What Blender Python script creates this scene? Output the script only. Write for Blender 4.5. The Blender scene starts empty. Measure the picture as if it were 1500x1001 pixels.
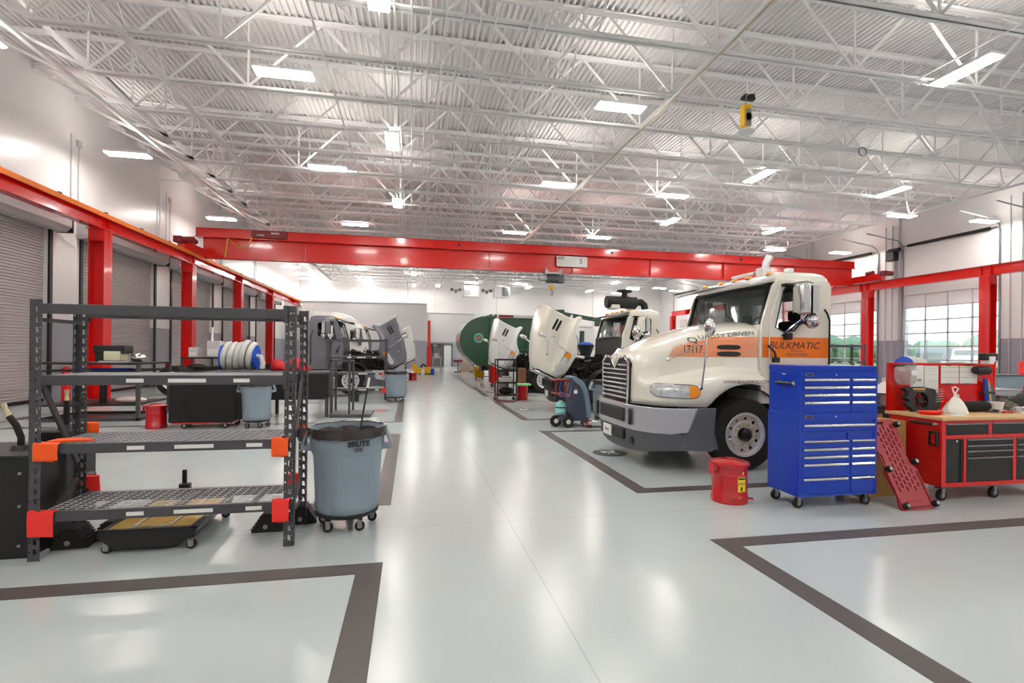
import bpy, bmesh, math, random
from mathutils import Vector, Matrix
random.seed(7)
C = bpy.context.scene.collection
R = math.radians
PI = math.pi

# ---------------------------------------------------------------- materials
def lin(c):
    c = c / 255.0
    return c / 12.92 if c <= 0.04045 else ((c + 0.055) / 1.055) ** 2.4
def rgb(h):
    return (lin(int(h[0:2], 16)), lin(int(h[2:4], 16)), lin(int(h[4:6], 16)), 1)
MATS = {}
def mat(name, h, rough=0.5, metal=0.0, noise=0.0, nscale=8.0, bump=0.0, bscale=60.0, coat=0.0,
        emit=0.0, trans=0.0, alpha=1.0, h2=None):
    if name in MATS: return MATS[name]
    m = bpy.data.materials.new(name); m.use_nodes = True
    nt = m.node_tree; b = nt.nodes['Principled BSDF']
    b.inputs['Base Color'].default_value = rgb(h)
    b.inputs['Roughness'].default_value = rough
    b.inputs['Metallic'].default_value = metal
    b.inputs['Coat Weight'].default_value = coat
    b.inputs['Coat Roughness'].default_value = 0.08
    if trans: b.inputs['Transmission Weight'].default_value = trans
    if alpha < 1: b.inputs['Alpha'].default_value = alpha
    if emit:
        b.inputs['Emission Color'].default_value = rgb(h); b.inputs['Emission Strength'].default_value = emit
    tc = nt.nodes.new('ShaderNodeTexCoord')
    if noise or h2:
        n = nt.nodes.new('ShaderNodeTexNoise'); n.inputs['Scale'].default_value = nscale; n.inputs['Detail'].default_value = 4
        nt.links.new(tc.outputs['Object'], n.inputs['Vector'])
        mx = nt.nodes.new('ShaderNodeMix'); mx.data_type = 'RGBA'
        c = rgb(h); c2 = rgb(h2) if h2 else tuple(x * (1 - noise) for x in c[:3]) + (1,)
        mx.inputs['A'].default_value = c; mx.inputs['B'].default_value = c2
        nt.links.new(n.outputs['Fac'], mx.inputs['Factor'])
        nt.links.new(mx.outputs['Result'], b.inputs['Base Color'])
    if bump:
        n = nt.nodes.new('ShaderNodeTexNoise'); n.inputs['Scale'].default_value = bscale; n.inputs['Detail'].default_value = 3
        nt.links.new(tc.outputs['Object'], n.inputs['Vector'])
        bp = nt.nodes.new('ShaderNodeBump'); bp.inputs['Strength'].default_value = bump; bp.inputs['Distance'].default_value = 0.01
        nt.links.new(n.outputs['Fac'], bp.inputs['Height']); nt.links.new(bp.outputs['Normal'], b.inputs['Normal'])
    MATS[name] = m
    return m

M_white  = mat('white_wall_paint', 'e2e0e0', 0.32, noise=0.04, nscale=1.5)
M_joist  = mat('white_steel_paint', 'f4f2f2', 0.4, noise=0.03)
M_deck   = mat('white_deck_paint', 'eae6e6', 0.5, noise=0.05, nscale=2)
M_red    = mat('red_gloss_paint', 'e8130a', 0.22, coat=0.5, noise=0.12, nscale=3)
M_redcol = mat('red_column_paint', 'e2100f', 0.3, coat=0.3, noise=0.1)
M_orange = mat('orange_conductor_bar', 'f07818', 0.5)
M_ltgray = mat('light_grey_paint', 'c4c1c3', 0.5, noise=0.03)
M_dkgray = mat('dark_grey_metal', '55555a', 0.5)
M_black  = mat('black_paint', '161516', 0.4, noise=0.3)
M_blackp = mat('black_plastic', '1c1b1d', 0.5, bump=0.1)
M_rubber = mat('black_rubber', '1d1a19', 0.75, noise=0.3, nscale=20, bump=0.2)
M_rack   = mat('charcoal_rack_paint', '48464b', 0.42, noise=0.08)
M_chrome = mat('chrome', 'd8d8da', 0.12, 1.0)
M_steel  = mat('brushed_steel', '9a9a9c', 0.35, 0.9)
M_alu    = mat('polished_aluminium', 'e2e2e4', 0.3, 0.6)
M_cream  = mat('cream_truck_paint', 'e9e5d8', 0.22, coat=0.7, noise=0.03)
M_whitep = mat('white_truck_paint', 'e4e4e2', 0.25, coat=0.6, noise=0.03)
M_greyp  = mat('grey_truck_paint', '6c6c74', 0.25, coat=0.6, noise=0.05)
M_green  = mat('green_truck_paint', '1f4c33', 0.35, coat=0.4, noise=0.25, nscale=2)
M_orangep= mat('orange_livery', 'f47a10', 0.3, coat=0.4)
M_glass  = mat('window_glass', 'dff0ee', 0.03, trans=0.95, alpha=0.25)
M_dglass = mat('tinted_windshield', '1c3332', 0.03, alpha=0.68, coat=1.0)
M_lens   = mat('headlight_lens', 'ffffff', 0.06, 0.25, nscale=16, coat=1.0, h2='8a9096')
M_amber  = mat('amber_lens', 'f79a1c', 0.2, coat=0.6)
M_silver = mat('silver_bumper_paint', 'b4b4bc', 0.3, 0.35, coat=0.4)
M_bump   = mat('grey_bumper_plastic', '5b5d62', 0.55)
M_blue   = mat('blue_gloss_paint', '0038b4', 0.28, coat=0.2, noise=0.08)
M_bluep  = mat('blue_plastic', '0f4cc4', 0.4)
M_brute  = mat('blue_grey_plastic', '8796a2', 0.5, bump=0.08, bscale=200)
M_bag    = mat('black_bin_liner', '3a3330', 0.16, bump=0.7, bscale=16)
M_mred   = mat('red_cabinet_paint', 'd8181a', 0.3, coat=0.4, noise=0.06)
M_canred = mat('red_can_paint', 'c80a18', 0.22, coat=0.7, noise=0.15)
M_yellow = mat('yellow_plastic', 'eeb80c', 0.4)
M_ylabel = mat('yellow_label', 'f2d40c', 0.5)
M_wood   = mat('maple_worktop', 'dfb781', 0.45, noise=0.15, nscale=6)
M_card   = mat('cardboard', 'b08448', 0.8, noise=0.1)
M_paper  = mat('white_paper', 'ebe9e6', 0.7)
M_orfab  = mat('orange_vinyl', 'ff5a10', 0.5)
M_rdfab  = mat('red_vinyl', 'f8322c', 0.5)
M_lamp   = mat('lamp_diffuser', 'fffaf2', 0.5, emit=62.0)
M_upfill = mat('added_uplight', 'fffaf2', 0.5, emit=22.0)
M_ink    = mat('black_lettering', '1a1a1c', 0.5)
M_inkw   = mat('white_lettering', 'e8e8e8', 0.5)
M_creep  = mat('maroon_plastic', 'a0202c', 0.4, noise=0.1)
M_hosew  = mat('grey_hose', 'c9c8c4', 0.5)
M_mesh   = mat('galvanised_wire', 'c4c4c8', 0.4, 0.2)
M_curtain= mat('roller_door_slats', 'b8b0b1', 0.45, noise=0.04)
M_greywl = mat('grey_dado_paint', '9c9da6', 0.4, noise=0.03)
M_teal   = mat('pale_teal_tank', '8fd4cc', 0.3, coat=0.3)
M_slate  = mat('slate_plastic', '3a4456', 0.45)
M_slate2 = mat('steel_blue_plastic', '71839a', 0.4)
M_fabric = mat('black_cloth', '1c1a1a', 0.9, bump=0.5, bscale=9)
M_engine = mat('oily_engine_metal', '2b2725', 0.45, 0.5, noise=0.6, nscale=9)
M_redcl  = mat('red_cloth', 'c8101c', 0.6, bump=0.4, bscale=8)
M_maroon = mat('dark_red_plastic', '7c1418', 0.5)
M_lgreen = mat('light_green_plastic', '8fe08c', 0.5)
M_teals  = mat('tape_brown_grey', '514a49', 0.5, noise=0.15, nscale=6, bump=0.15)
M_seat   = mat('dark_seat_fabric', '1b1c20', 0.9)
M_sign   = mat('white_sign', 'e8e8e6', 0.5)
M_bag2   = mat('translucent_white_bag', 'eeebe2', 0.45, bump=0.5, bscale=14)

# wall: white above, grey below the dado line (paint really changes there)
def wall_mat(name, top, low, zc, joints=True, rough=0.3):
    m = bpy.data.materials.new(name); m.use_nodes = True
    nt = m.node_tree; b = nt.nodes['Principled BSDF']; b.inputs['Roughness'].default_value = rough
    g = nt.nodes.new('ShaderNodeNewGeometry'); s = nt.nodes.new('ShaderNodeSeparateXYZ')
    nt.links.new(g.outputs['Position'], s.inputs[0])
    c = nt.nodes.new('ShaderNodeMath'); c.operation = 'GREATER_THAN'; c.inputs[1].default_value = zc
    nt.links.new(s.outputs['Z'], c.inputs[0])
    mx = nt.nodes.new('ShaderNodeMix'); mx.data_type = 'RGBA'
    mx.inputs['A'].default_value = rgb(low); mx.inputs['B'].default_value = rgb(top)
    nt.links.new(c.outputs[0], mx.inputs['Factor']); nt.links.new(mx.outputs['Result'], b.inputs['Base Color'])
    return m
M_wall = wall_mat('tilt_wall_paint', 'e4e2e2', '9b9ba5', 2.42)
M_part = wall_mat('block_wall_paint', 'c6c4c6', '9a9aa4', 2.42, rough=0.5)

def floor_mat():
    m = bpy.data.materials.new('epoxy_floor'); m.use_nodes = True
    nt = m.node_tree; b = nt.nodes['Principled BSDF']
    L = nt.links.new; N = nt.nodes.new
    tc = N('ShaderNodeTexCoord'); g = N('ShaderNodeNewGeometry'); s = N('ShaderNodeSeparateXYZ'); L(g.outputs['Position'], s.inputs[0])
    n1 = N('ShaderNodeTexNoise'); n1.inputs['Scale'].default_value = 0.9; n1.inputs['Detail'].default_value = 5
    L(g.outputs['Position'], n1.inputs['Vector'])
    mx = N('ShaderNodeMix'); mx.data_type = 'RGBA'; mx.inputs['A'].default_value = rgb('b2babb'); mx.inputs['B'].default_value = rgb('bec6c7')
    L(n1.outputs['Fac'], mx.inputs['Factor'])
    # saw-cut control joints
    def line(axis, off, period, w):
        a = N('ShaderNodeMath'); a.operation = 'SUBTRACT'; L(s.outputs[axis], a.inputs[0]); a.inputs[1].default_value = off - w / 2
        f = N('ShaderNodeMath'); f.operation = 'FLOORED_MODULO'; L(a.outputs[0], f.inputs[0]); f.inputs[1].default_value = period
        l = N('ShaderNodeMath'); l.operation = 'LESS_THAN'; L(f.outputs[0], l.inputs[0]); l.inputs[1].default_value = w
        return l
    l1 = line('X', 0.92, 4.57, 0.010); l2 = line('Y', 4.72, 6.12, 0.010)
    mm = N('ShaderNodeMath'); mm.operation = 'MAXIMUM'; L(l1.outputs[0], mm.inputs[0]); L(l2.outputs[0], mm.inputs[1])
    sc = N('ShaderNodeMath'); sc.operation = 'MULTIPLY'; L(mm.outputs[0], sc.inputs[0]); sc.inputs[1].default_value = 0.4
    m2 = N('ShaderNodeMix'); m2.data_type = 'RGBA'; L(sc.outputs[0], m2.inputs['Factor']); L(mx.outputs['Result'], m2.inputs['A']); m2.inputs['B'].default_value = rgb('8d8f90')
    L(m2.outputs['Result'], b.inputs['Base Color'])
    n2 = N('ShaderNodeTexNoise'); n2.inputs['Scale'].default_value = 2.2; L(g.outputs['Position'], n2.inputs['Vector'])
    mr = N('ShaderNodeMapRange'); mr.inputs['To Min'].default_value = 0.13; mr.inputs['To Max'].default_value = 0.25
    L(n2.outputs['Fac'], mr.inputs['Value']); L(mr.outputs['Result'], b.inputs['Roughness'])
    n3 = N('ShaderNodeTexNoise'); n3.inputs['Scale'].default_value = 130; n3.inputs['Detail'].default_value = 2; L(g.outputs['Position'], n3.inputs['Vector'])
    bp = N('ShaderNodeBump'); bp.inputs['Strength'].default_value = 0.12; bp.inputs['Distance'].default_value = 0.004
    L(n3.outputs['Fac'], bp.inputs['Height']); L(bp.outputs['Normal'], b.inputs['Normal'])
    return m
M_floor = floor_mat()

# ---------------------------------------------------------------- mesh helpers
class MB:
    def __init__(s): s.v = []; s.f = []
    def add(s, vs, fs):
        o = len(s.v); s.v += [tuple(v) for v in vs]; s.f += [tuple(i + o for i in f) for f in fs]; return s
    def box(s, x0, x1, y0, y1, z0, z1, M=None):
        vs = [Vector((x, y, z)) for z in (z0, z1) for y in (y0, y1) for x in (x0, x1)]
        if M is not None: vs = [M @ v for v in vs]
        return s.add(vs, [(0,2,3,1),(4,5,7,6),(0,1,5,4),(2,6,7,3),(0,4,6,2),(1,3,7,5)])
    def bar(s, p, q, w, h=None, up=(0,0,1)):
        p = Vector(p); q = Vector(q); d = (q - p).normalized(); h = h or w
        u = Vector(up)
        if abs(d.dot(u)) > .98: u = Vector((0,1,0)) if abs(d.y) < .9 else Vector((1,0,0))
        a = d.cross(u).normalized(); b = a.cross(d)
        vs = []
        for c in (p, q):
            for i, j in ((-1,-1),(1,-1),(1,1),(-1,1)): vs.append(c + a*(i*w/2) + b*(j*h/2))
        return s.add(vs, [(0,1,2,3),(7,6,5,4),(0,4,5,1),(1,5,6,2),(2,6,7,3),(3,7,4,0)])
    def tube(s, pts, r, n=8, cap=True, closed=False):
        pts = [Vector(p) for p in pts]; rings = []; prev = None
        N = len(pts)
        for i, p in enumerate(pts):
            if closed: d = pts[(i+1) % N] - pts[i-1]
            else: d = pts[min(i+1, N-1)] - pts[max(i-1, 0)]
            d.normalize()
            if prev is None:
                u = Vector((0,0,1)) if abs(d.z) < .9 else Vector((1,0,0)); a = d.cross(u).normalized()
            else:
                a = prev - d * prev.dot(d)
                a = a.normalized() if a.length > 1e-6 else d.orthogonal().normalized()
            prev = a; b = d.cross(a)
            rr = r[i] if isinstance(r, (list, tuple)) else r
            rings.append([p + a*(rr*math.cos(2*PI*k/n)) + b*(rr*math.sin(2*PI*k/n)) for k in range(n)])
        s.loft(rings, cap=cap and not closed, wrap=closed); return s
    def cyl(s, p, q, r, r2=None, n=16, cap=True):
        return s.tube([p, q], [r, r if r2 is None else r2], n, cap)
    def loft(s, rings, cap=True, wrap=False, closed=True):
        n = len(rings[0]); o = len(s.v)
        for rg in rings: s.v += [tuple(p) for p in rg]
        m = len(rings); rng = m if wrap else m - 1
        for i in range(rng):
            j = (i + 1) % m
            for k in range(n if closed else n - 1):
                l = (k + 1) % n
                s.f.append((o+i*n+k, o+i*n+l, o+j*n+l, o+j*n+k))
        if cap and closed:
            s.f.append(tuple(o + k for k in reversed(range(n)))); s.f.append(tuple(o + (m-1)*n + k for k in range(n)))
        return s
    def lathe(s, prof, c=(0,0,0), n=24, axis='z', cap=False):
        rings = []
        for r, h in prof:
            rg = []
            for k in range(n):
                a = 2*PI*k/n; x, y = r*math.cos(a), r*math.sin(a)
                rg.append((c[0]+x, c[1]+y, c[2]+h) if axis == 'z' else ((c[0]+h, c[1]+x, c[2]+y) if axis == 'x' else (c[0]+x, c[1]+h, c[2]-y)))
            rings.append(rg)
        return s.loft(rings, cap=cap)
    def prism(s, poly, axis, a, b):
        def P(u, v, w): return {'x': (w,u,v), 'y': (u,w,v), 'z': (u,v,w)}[axis]
        n = len(poly)
        return s.loft([[P(u, v, a) for u, v in poly], [P(u, v, b) for u, v in poly]])
    def plate(s, outer, holes, axis, a, b):
        bm = bmesh.new(); es = []
        def P(u, v, w): return {'x': (w,u,v), 'y': (u,w,v), 'z': (u,v,w)}[axis]
        for lp in [outer] + holes:
            vs = [bm.verts.new(P(u, v, a)) for u, v in lp]
            for i in range(len(vs)): es.append(bm.edges.new((vs[i], vs[(i+1) % len(vs)])))
        bmesh.ops.triangle_fill(bm, use_beauty=True, use_dissolve=False, edges=es)
        r = bmesh.ops.extrude_face_region(bm, geom=list(bm.faces))
        ev = [e for e in r['geom'] if isinstance(e, bmesh.types.BMVert)]
        off = Vector(P(0, 0, b)) - Vector(P(0, 0, a))
        bmesh.ops.translate(bm, verts=ev, vec=off)
        bm.verts.index_update()
        s.add([v.co.copy() for v in bm.verts], [tuple(v.index for v in f.verts) for f in bm.faces]); bm.free(); return s
    def sphere(s, c, r, n=12, m=8, sc=(1,1,1)):
        prof = [(max(1e-4, math.sin(PI*i/m)), -math.cos(PI*i/m)) for i in range(m+1)]
        rings = [[(c[0]+sc[0]*r*a*math.cos(2*PI*k/n), c[1]+sc[1]*r*a*math.sin(2*PI*k/n), c[2]+sc[2]*r*h) for k in range(n)] for a, h in prof]
        return s.loft(rings)
    def xf(s, M):
        s.v = [tuple(M @ Vector(v)) for v in s.v]; return s
    def build(s, name, m, parent=None, bevel=0.0, seg=2, smooth=35, loc=None, rot=None):
        me = bpy.data.meshes.new(name); me.from_pydata(s.v, [], s.f)
        bm = bmesh.new(); bm.from_mesh(me); bmesh.ops.recalc_face_normals(bm, faces=bm.faces); bm.to_mesh(me); bm.free()
        me.materials.append(m)
        o = bpy.data.objects.new(name, me); C.objects.link(o)
        if parent is not None: o.parent = parent
        if loc: o.location = loc
        if rot: o.rotation_euler = rot
        if smooth:
            for p in me.polygons: p.use_smooth = True
            me.set_sharp_from_angle(angle=R(smooth))
        if bevel:
            md = o.modifiers.new('bevel', 'BEVEL'); md.width = bevel; md.segments = seg; md.limit_method = 'ANGLE'; md.angle_limit = R(40); md.harden_normals = False
        return o
def tag(o, label, cat, group=None, kind=None):
    o['label'] = label; o['category'] = cat
    if group: o['group'] = group
    if kind: o['kind'] = kind
    return o
def thing(name, label, cat, loc=(0,0,0), rz=0.0, group=None):
    o = bpy.data.objects.new(name, None); C.objects.link(o); o.empty_display_size = 0.1
    o.location = loc; o.rotation_euler = (0, 0, rz)
    return tag(o, label, cat, group)
def struct(o):
    o['kind'] = 'structure'; return o
def tree_copy(root, loc, rz=None, label=None, parent=None):
    c = root.copy(); C.objects.link(c)
    if parent is not None: c.parent = parent
    else:
        c.location = loc
        if rz is not None: c.rotation_euler = (0, 0, rz)
        if label: c['label'] = label
    for ch in root.children: tree_copy(ch, None, parent=c)
    return c
def text_obj(name, s, size, m, parent, loc, rot, align='CENTER', ext=0.001, sx=1.0, shear=0.0, bold=0.0, dens=0.0):
    cu = bpy.data.curves.new(name, 'FONT'); cu.body = s; cu.size = size; cu.align_x = align; cu.align_y = 'CENTER'; cu.extrude = ext
    cu.shear = shear; cu.offset = bold
    t = bpy.data.objects.new(name, cu); C.objects.link(t)
    bpy.context.view_layer.update()
    me = bpy.data.meshes.new_from_object(t.evaluated_get(bpy.context.evaluated_depsgraph_get()))
    bpy.data.objects.remove(t); bpy.data.curves.remove(cu)
    me.name = name; me.materials.clear(); me.materials.append(m)
    for v in me.vertices: v.co.x *= sx
    if dens:
        bm = bmesh.new(); bm.from_mesh(me); bmesh.ops.triangulate(bm, faces=bm.faces); bmesh.ops.subdivide_edges(bm, edges=[e for e in bm.edges if e.calc_length() > dens], cuts=2); bmesh.ops.triangulate(bm, faces=bm.faces); bm.to_mesh(me); bm.free()
    o = bpy.data.objects.new(name, me); C.objects.link(o)
    if parent is not None: o.parent = parent
    o.location = loc; o.rotation_euler = rot
    return o
FRONT = (PI/2, 0, 0)          # lettering that faces -Y
LEFTF = (PI/2, 0, -PI/2)      # lettering that faces -X

# ---------------------------------------------------------------- camera
H = 1.62; FPX = 737.8; TH = 0.1958; ROLL = 0.0106
cam = bpy.data.cameras.new('camera'); co = bpy.data.objects.new('camera', cam); C.objects.link(co)
cam.sensor_width = 36; cam.lens = 36 * FPX / 1500; cam.shift_y = 13.9 / 1500; cam.clip_end = 500
fw = Vector((math.sin(TH), math.cos(TH), 0)); rt = Vector((math.cos(TH), -math.sin(TH), 0)); up = Vector((0, 0, 1))
r2 = rt*math.cos(ROLL) + up*math.sin(ROLL); u2 = up*math.cos(ROLL) - rt*math.sin(ROLL)
Mx = Matrix((r2, u2, -fw)).transposed().to_4x4(); Mx.translation = (0, 0, H); co.matrix_world = Mx
bpy.context.scene.camera = co
vs = bpy.context.scene.view_settings
vs.view_transform = 'Standard'; vs.look = 'None'; vs.gamma = 1; vs.use_curve_mapping = False; vs.exposure = 0.33

# ---------------------------------------------------------------- the building
XL, XR, Y0, Y1, ZD = -10.4, 26.2, -16.0, 50.2, 9.45
struct(MB().box(XL-.3, XR+.3, Y0-.3, Y1+.3, -0.3, 0).build('floor', M_floor, smooth=0))
# left wall with roller-door openings
def rect(a, b, c, d): return [(a, c), (b, c), (b, d), (a, d)]
ldoors = [12.35 + 6.12*k for k in range(-2, 5)]
struct(MB().plate(rect(Y0, Y1, 0, ZD+.2), [rect(y, y+4.65, .001, 5.05) for y in ldoors], 'x', XL-.3, XL).build('wall_left', M_wall, smooth=0))
for k, y in enumerate(ldoors):
    m = MB(); n = 60; h = 5.05/n
    for i in range(n):      # curved slats
        z = i*h
        m.loft([[(XL-.16, y, z), (XL-.125, y, z+.15*h), (XL-.125, y, z+.7*h), (XL-.16, y, z+h)], [(XL-.16, y+4.65, z), (XL-.125, y+4.65, z+.15*h), (XL-.125, y+4.65, z+.7*h), (XL-.16, y+4.65, z+h)]], closed=False)
    m.box(XL-.2, XL-.161, y, y+4.65, 0, 5.05)
    d = struct(m.build('door_%d' % (k+1), M_curtain, smooth=0))
    g = MB().box(XL-.01, XL+.05, y-.1, y+.02, 0, 5.1).box(XL-.01, XL+.05, y+4.63, y+4.75, 0, 5.1)
    g.build('guide_rail', M_black, d, smooth=0)
    MB().box(XL-.12, XL-.08, y, y+4.65, 0, .1).build('bottom_bar', M_black, d, smooth=0)
    MB().prism([(XL, 5.02), (XL+.28, 5.02), (XL+.42, 5.16), (XL+.42, 5.38), (XL+.3, 5.55), (XL, 5.55)], 'y', y-.25, y+4.95).build('roller_hood', M_ltgray, d, bevel=.01)
    MB().box(XL-.02, XL+.43, y+4.951, y+5.0, 5.0, 5.5).build('roller_bracket', M_black, d)
# right wall with glazed sectional doors
rdoors = [18.2 + 6.12*k for k in range(-3, 5)]
RW = 4.5
struct(MB().plate(rect(Y0, Y1, 0, ZD+.2), [rect(y, y+RW, .001, 4.85) for y in rdoors if y+RW < Y1], 'x', XR, XR+.3).build('wall_right', M_wall, smooth=0))
M_shade = mat('translucent_top_panel', 'e4e0e2', 0.5)
for k, y in enumerate(rdoors):
    if y+RW >= Y1: continue
    n, c, hh = 7, 4, 4.85/7
    m = MB()
    for i in range(n+1):
        z = i*hh; m.box(XR+.02, XR+.07, y, y+RW, max(0, z-.035), min(4.85, z+.035))
    for j in range(c+1):
        yy = y + RW*j/c; m.box(XR+.02, XR+.07, max(y, yy-.035), min(y+RW, yy+.035), 0, 4.85)
    d = struct(m.build('window_%d' % (k+1), M_ltgray, smooth=0))
    MB().box(XR+.04, XR+.05, y, y+RW, 0, hh*6).build('window_glass', M_glass, d, smooth=0)
    MB().box(XR+.035, XR+.055, y, y+RW, hh*6, 4.85).build('top_panel', M_shade, d, smooth=0)
    t = MB()
    for yy in (y-.06, y+RW+.06):
        t.bar((XR-.05, yy, 0), (XR-.05, yy, 7.4), .06)
        t.tube([(XR-.05, yy, 7.3), (XR-.12, yy, 7.62), (XR-.4, yy, 7.82), (XR-2.4, yy, 8.1)], .03, 6)
    t.build('lift_track', M_steel, d)
    s_ = MB().cyl((XR-.14, y+.3, 7.5), (XR-.14, y+RW/2-.05, 7.5), .08, n=10).cyl((XR-.14, y+RW/2+.05, 7.5), (XR-.14, y+RW-.3, 7.5), .08, n=10).cyl((XR-.14, y, 7.5), (XR-.14, y+RW, 7.5), .02, n=6)
    s_.build('torsion_spring', M_black, d)
struct(MB().box(XL-.3, XR+.3, Y1, Y1+.3, 0, ZD+.2).build('wall_back', M_white, smooth=0))
struct(MB().box(XL-.3, XR+.3, Y0-.3, Y0, 0, ZD+.2).build('wall_front', M_wall, smooth=0))
# lower office blocks at the far end
struct(MB().box(XL, 1.2, 44.5, Y1, 0, 5.65).build('wall_office', M_part, smooth=0))
YD = 49.7
struct(MB().plate(rect(1.2, 6.0, 0, 5.3), [rect(1.55, 3.9, .001, 2.22)], 'y', YD, YD+.2).build('wall_corridor', M_part, smooth=0))
d = struct(MB().box(1.5, 1.6, YD-.05, YD+.2, 0, 2.22).box(3.8, 3.9, YD-.05, YD+.2, 0, 2.22).box(1.5, 3.9, YD-.05, YD+.2, 2.18, 2.3).box(2.98, 3.06, YD-.05, YD+.2, 0, 2.22).build('door_8', M_dkgray, smooth=0))
MB().plate(rect(1.6, 2.98, 0.02, 2.18), [rect(1.85, 2.0, .9, 2.0), rect(2.55, 2.7, .9, 2.0)], 'y', YD+.02, YD+.08).build('door_leaf', mat('dark_door_paint', '6d6867', .5), d, smooth=0)
MB().box(3.06, 3.8, YD+.06, YD+.07, 0, 2.18).build('side_light', mat('bright_side_light', 'e6ecec', .3), d, smooth=0)
MB().box(2.05, 2.35, YD-.02, YD+.02, 2.05, 2.15).build('door_closer', M_alu, d, smooth=0)
# ribbed steel roof deck
m = MB(); p = 0.1524; x = XL - .3
while x < XR + .3:
    prof = [(x, 0), (x+.05, 0), (x+.066, .075), (x+.136, .075), (x+p, 0)]
    m.loft([[(a, Y0-.3, ZD+b) for a, b in prof], [(a, Y1+.3, ZD+b) for a, b in prof]], closed=False); x += p
struct(m.build('ceiling', M_deck, smooth=0))
bpy.data.objects['ceiling'].data.shade_flat() if hasattr(bpy.types.Mesh, 'shade_flat') else None
struct(MB().box(XL-.3, XR+.3, Y0-.3, Y1+.3, ZD+.15, ZD+.3).build('ceiling_roof', M_deck, smooth=0))
# conduits and joints on the walls
def trim(k, mb, m): struct(mb.build('trim_%d' % k, m))
tm = MB()
for i, y in enumerate([17.9, 24.0, 30.2, 36.3]):
    tm.tube([(XL+.03, y, 5.9), (XL+.03, y, 8.2)], .015, 6)
    tm.tube([(XL+.03, y+.35, 5.8), (XL+.03, y+.35, 7.9)], .015, 6)
    tm.box(XL, XL+.06, y+.25, y+.45, 7.9, 8.1)
trim(1, tm, M_ltgray)
tm = MB()
for y in [17.3, 17.75, 23.4, 23.8, 29.6, 35.7]:
    tm.tube([(XR-.03, y, 0.5), (XR-.03, y, 8.8)], .022, 6)
for y in [16.2, 22.9, 29.0]: tm.box(XR-.12, XR-.08+.08, y, y+.08, 2.42, ZD)
trim(2, tm, M_ltgray)
tm = MB().tube([(XL+.06, 23.4, 5.4), (XL+.06, 23.4, 8.6), (XL+1.4, 23.4, 8.6)], .03, 8).tube([(XL+.05, 17.2, 5.3), (XL+.05, 17.25, 5.05), (XL+.05, 17.6, 4.85), (XL+.05, 18.1, 4.7)], .02, 6)
trim(3, tm, M_joist)
tm = MB().box(-.5, -.4, Y1-.03, Y1, 4.7, ZD).box(8.3, 8.36, Y1-.02, Y1, 0, ZD).box(18.5, 18.56, Y1-.02, Y1, 0, ZD).box(2.2, 2.24, Y1-.03, Y1, 4.6, 7.4)
trim(4, tm, M_ltgray)
trim(5, MB().box(1.2, 6.02, YD-.1, YD, 5.25, 5.45).box(XL, 1.22, 44.4, 44.5, 5.6, 5.7), M_white)

# outdoors seen through the glazed doors
o = MB().box(XR+.3, 220, -90, 160, -.32, -.12).build('grass_field', mat('mown_grass', '93ad5c', .9, noise=.3, nscale=.4), smooth=0); struct(o)
o.name = 'ground_outside'
o = MB().box(XR+.31, XR+9, -60, 130, -.12, -.08).build('floor_apron', mat('concrete_apron', 'b9b7b0', .8, noise=.1), smooth=0); struct(o)
M_leaf = mat('far_tree_foliage', '8fae8c', .9, noise=.45, nscale=.8, bump=.8, bscale=2)
tr = MB(); rnd = random.Random(3)
for i in range(150):
    y = -40 + i*1.15; x = 100 + rnd.uniform(-4, 4); hgt = 5.2+1.2*math.sin(y*.13)+rnd.uniform(-.8, .8)
    tr.sphere((x, y, hgt-2.2), rnd.uniform(1.7,2.6), 9, 6, (1,1,.9)); tr.sphere((x+1, y+.6, 1.6), 2.2, 8, 5)
tag(tr.build('tree_line', M_leaf), 'continuous line of leafy green trees beyond the grass outside', 'trees', kind='stuff')
t = thing('parked_van', 'dark grey van parked outside, seen through the large glazed door', 'van', (39, 30.6, -.08), R(10))
MB().prism([(0,.4),(0,1.5),(.5,2.3),(5,2.35),(5.1,.4)], 'y', 0, 2.1).build('van_body', mat('grey_van_paint', '6e7684', .4), t, bevel=.05)
MB().box(1.0,4.6,-.02,0,1.5,2.1).box(-.03,.25,.2,1.9,1.45,1.9).build('van_window', M_dglass, t, smooth=0)
for x in (.9, 4.1): MB().cyl((x,-.02,.38),(x,.25,.38),.38,n=18).build('wheel', M_rubber, t)
t = thing('parked_truck', 'cream truck parked outside right of the grey van', 'truck', (38, 27.9, -.08), R(10))
MB().prism([(0,.5),(0,1.3),(1.2,1.5),(1.5,2.2),(3.2,2.3),(3.3,.5)], 'y', 0, 2.0).build('truck_body', M_cream, t, bevel=.06)
MB().box(-.04,0,.5,1.5,.6,1.25).box(1.3,1.5,.2,1.8,1.6,2.1).build('truck_grille', M_steel, t, smooth=0)
for x in (.7, 2.7): MB().cyl((x,-.02,.45),(x,.25,.45),.45,n=18).build('wheel', M_rubber, t)
w = bpy.data.worlds.new('world'); bpy.context.scene.world = w; w.use_nodes = True
nt = w.node_tree; bg = nt.nodes['Background']
tc = nt.nodes.new('ShaderNodeTexCoord'); sp = nt.nodes.new('ShaderNodeSeparateXYZ'); cr = nt.nodes.new('ShaderNodeValToRGB')
nt.links.new(tc.outputs['Generated'], sp.inputs[0]); nt.links.new(sp.outputs['Z'], cr.inputs[0]); nt.links.new(cr.outputs[0], bg.inputs[0])
cr.color_ramp.elements[0].position = 0; cr.color_ramp.elements[0].color = rgb('ffffff')
cr.color_ramp.elements[1].position = .5; cr.color_ramp.elements[1].color = rgb('cfe4f8')
bg.inputs[1].default_value = 2.2
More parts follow.
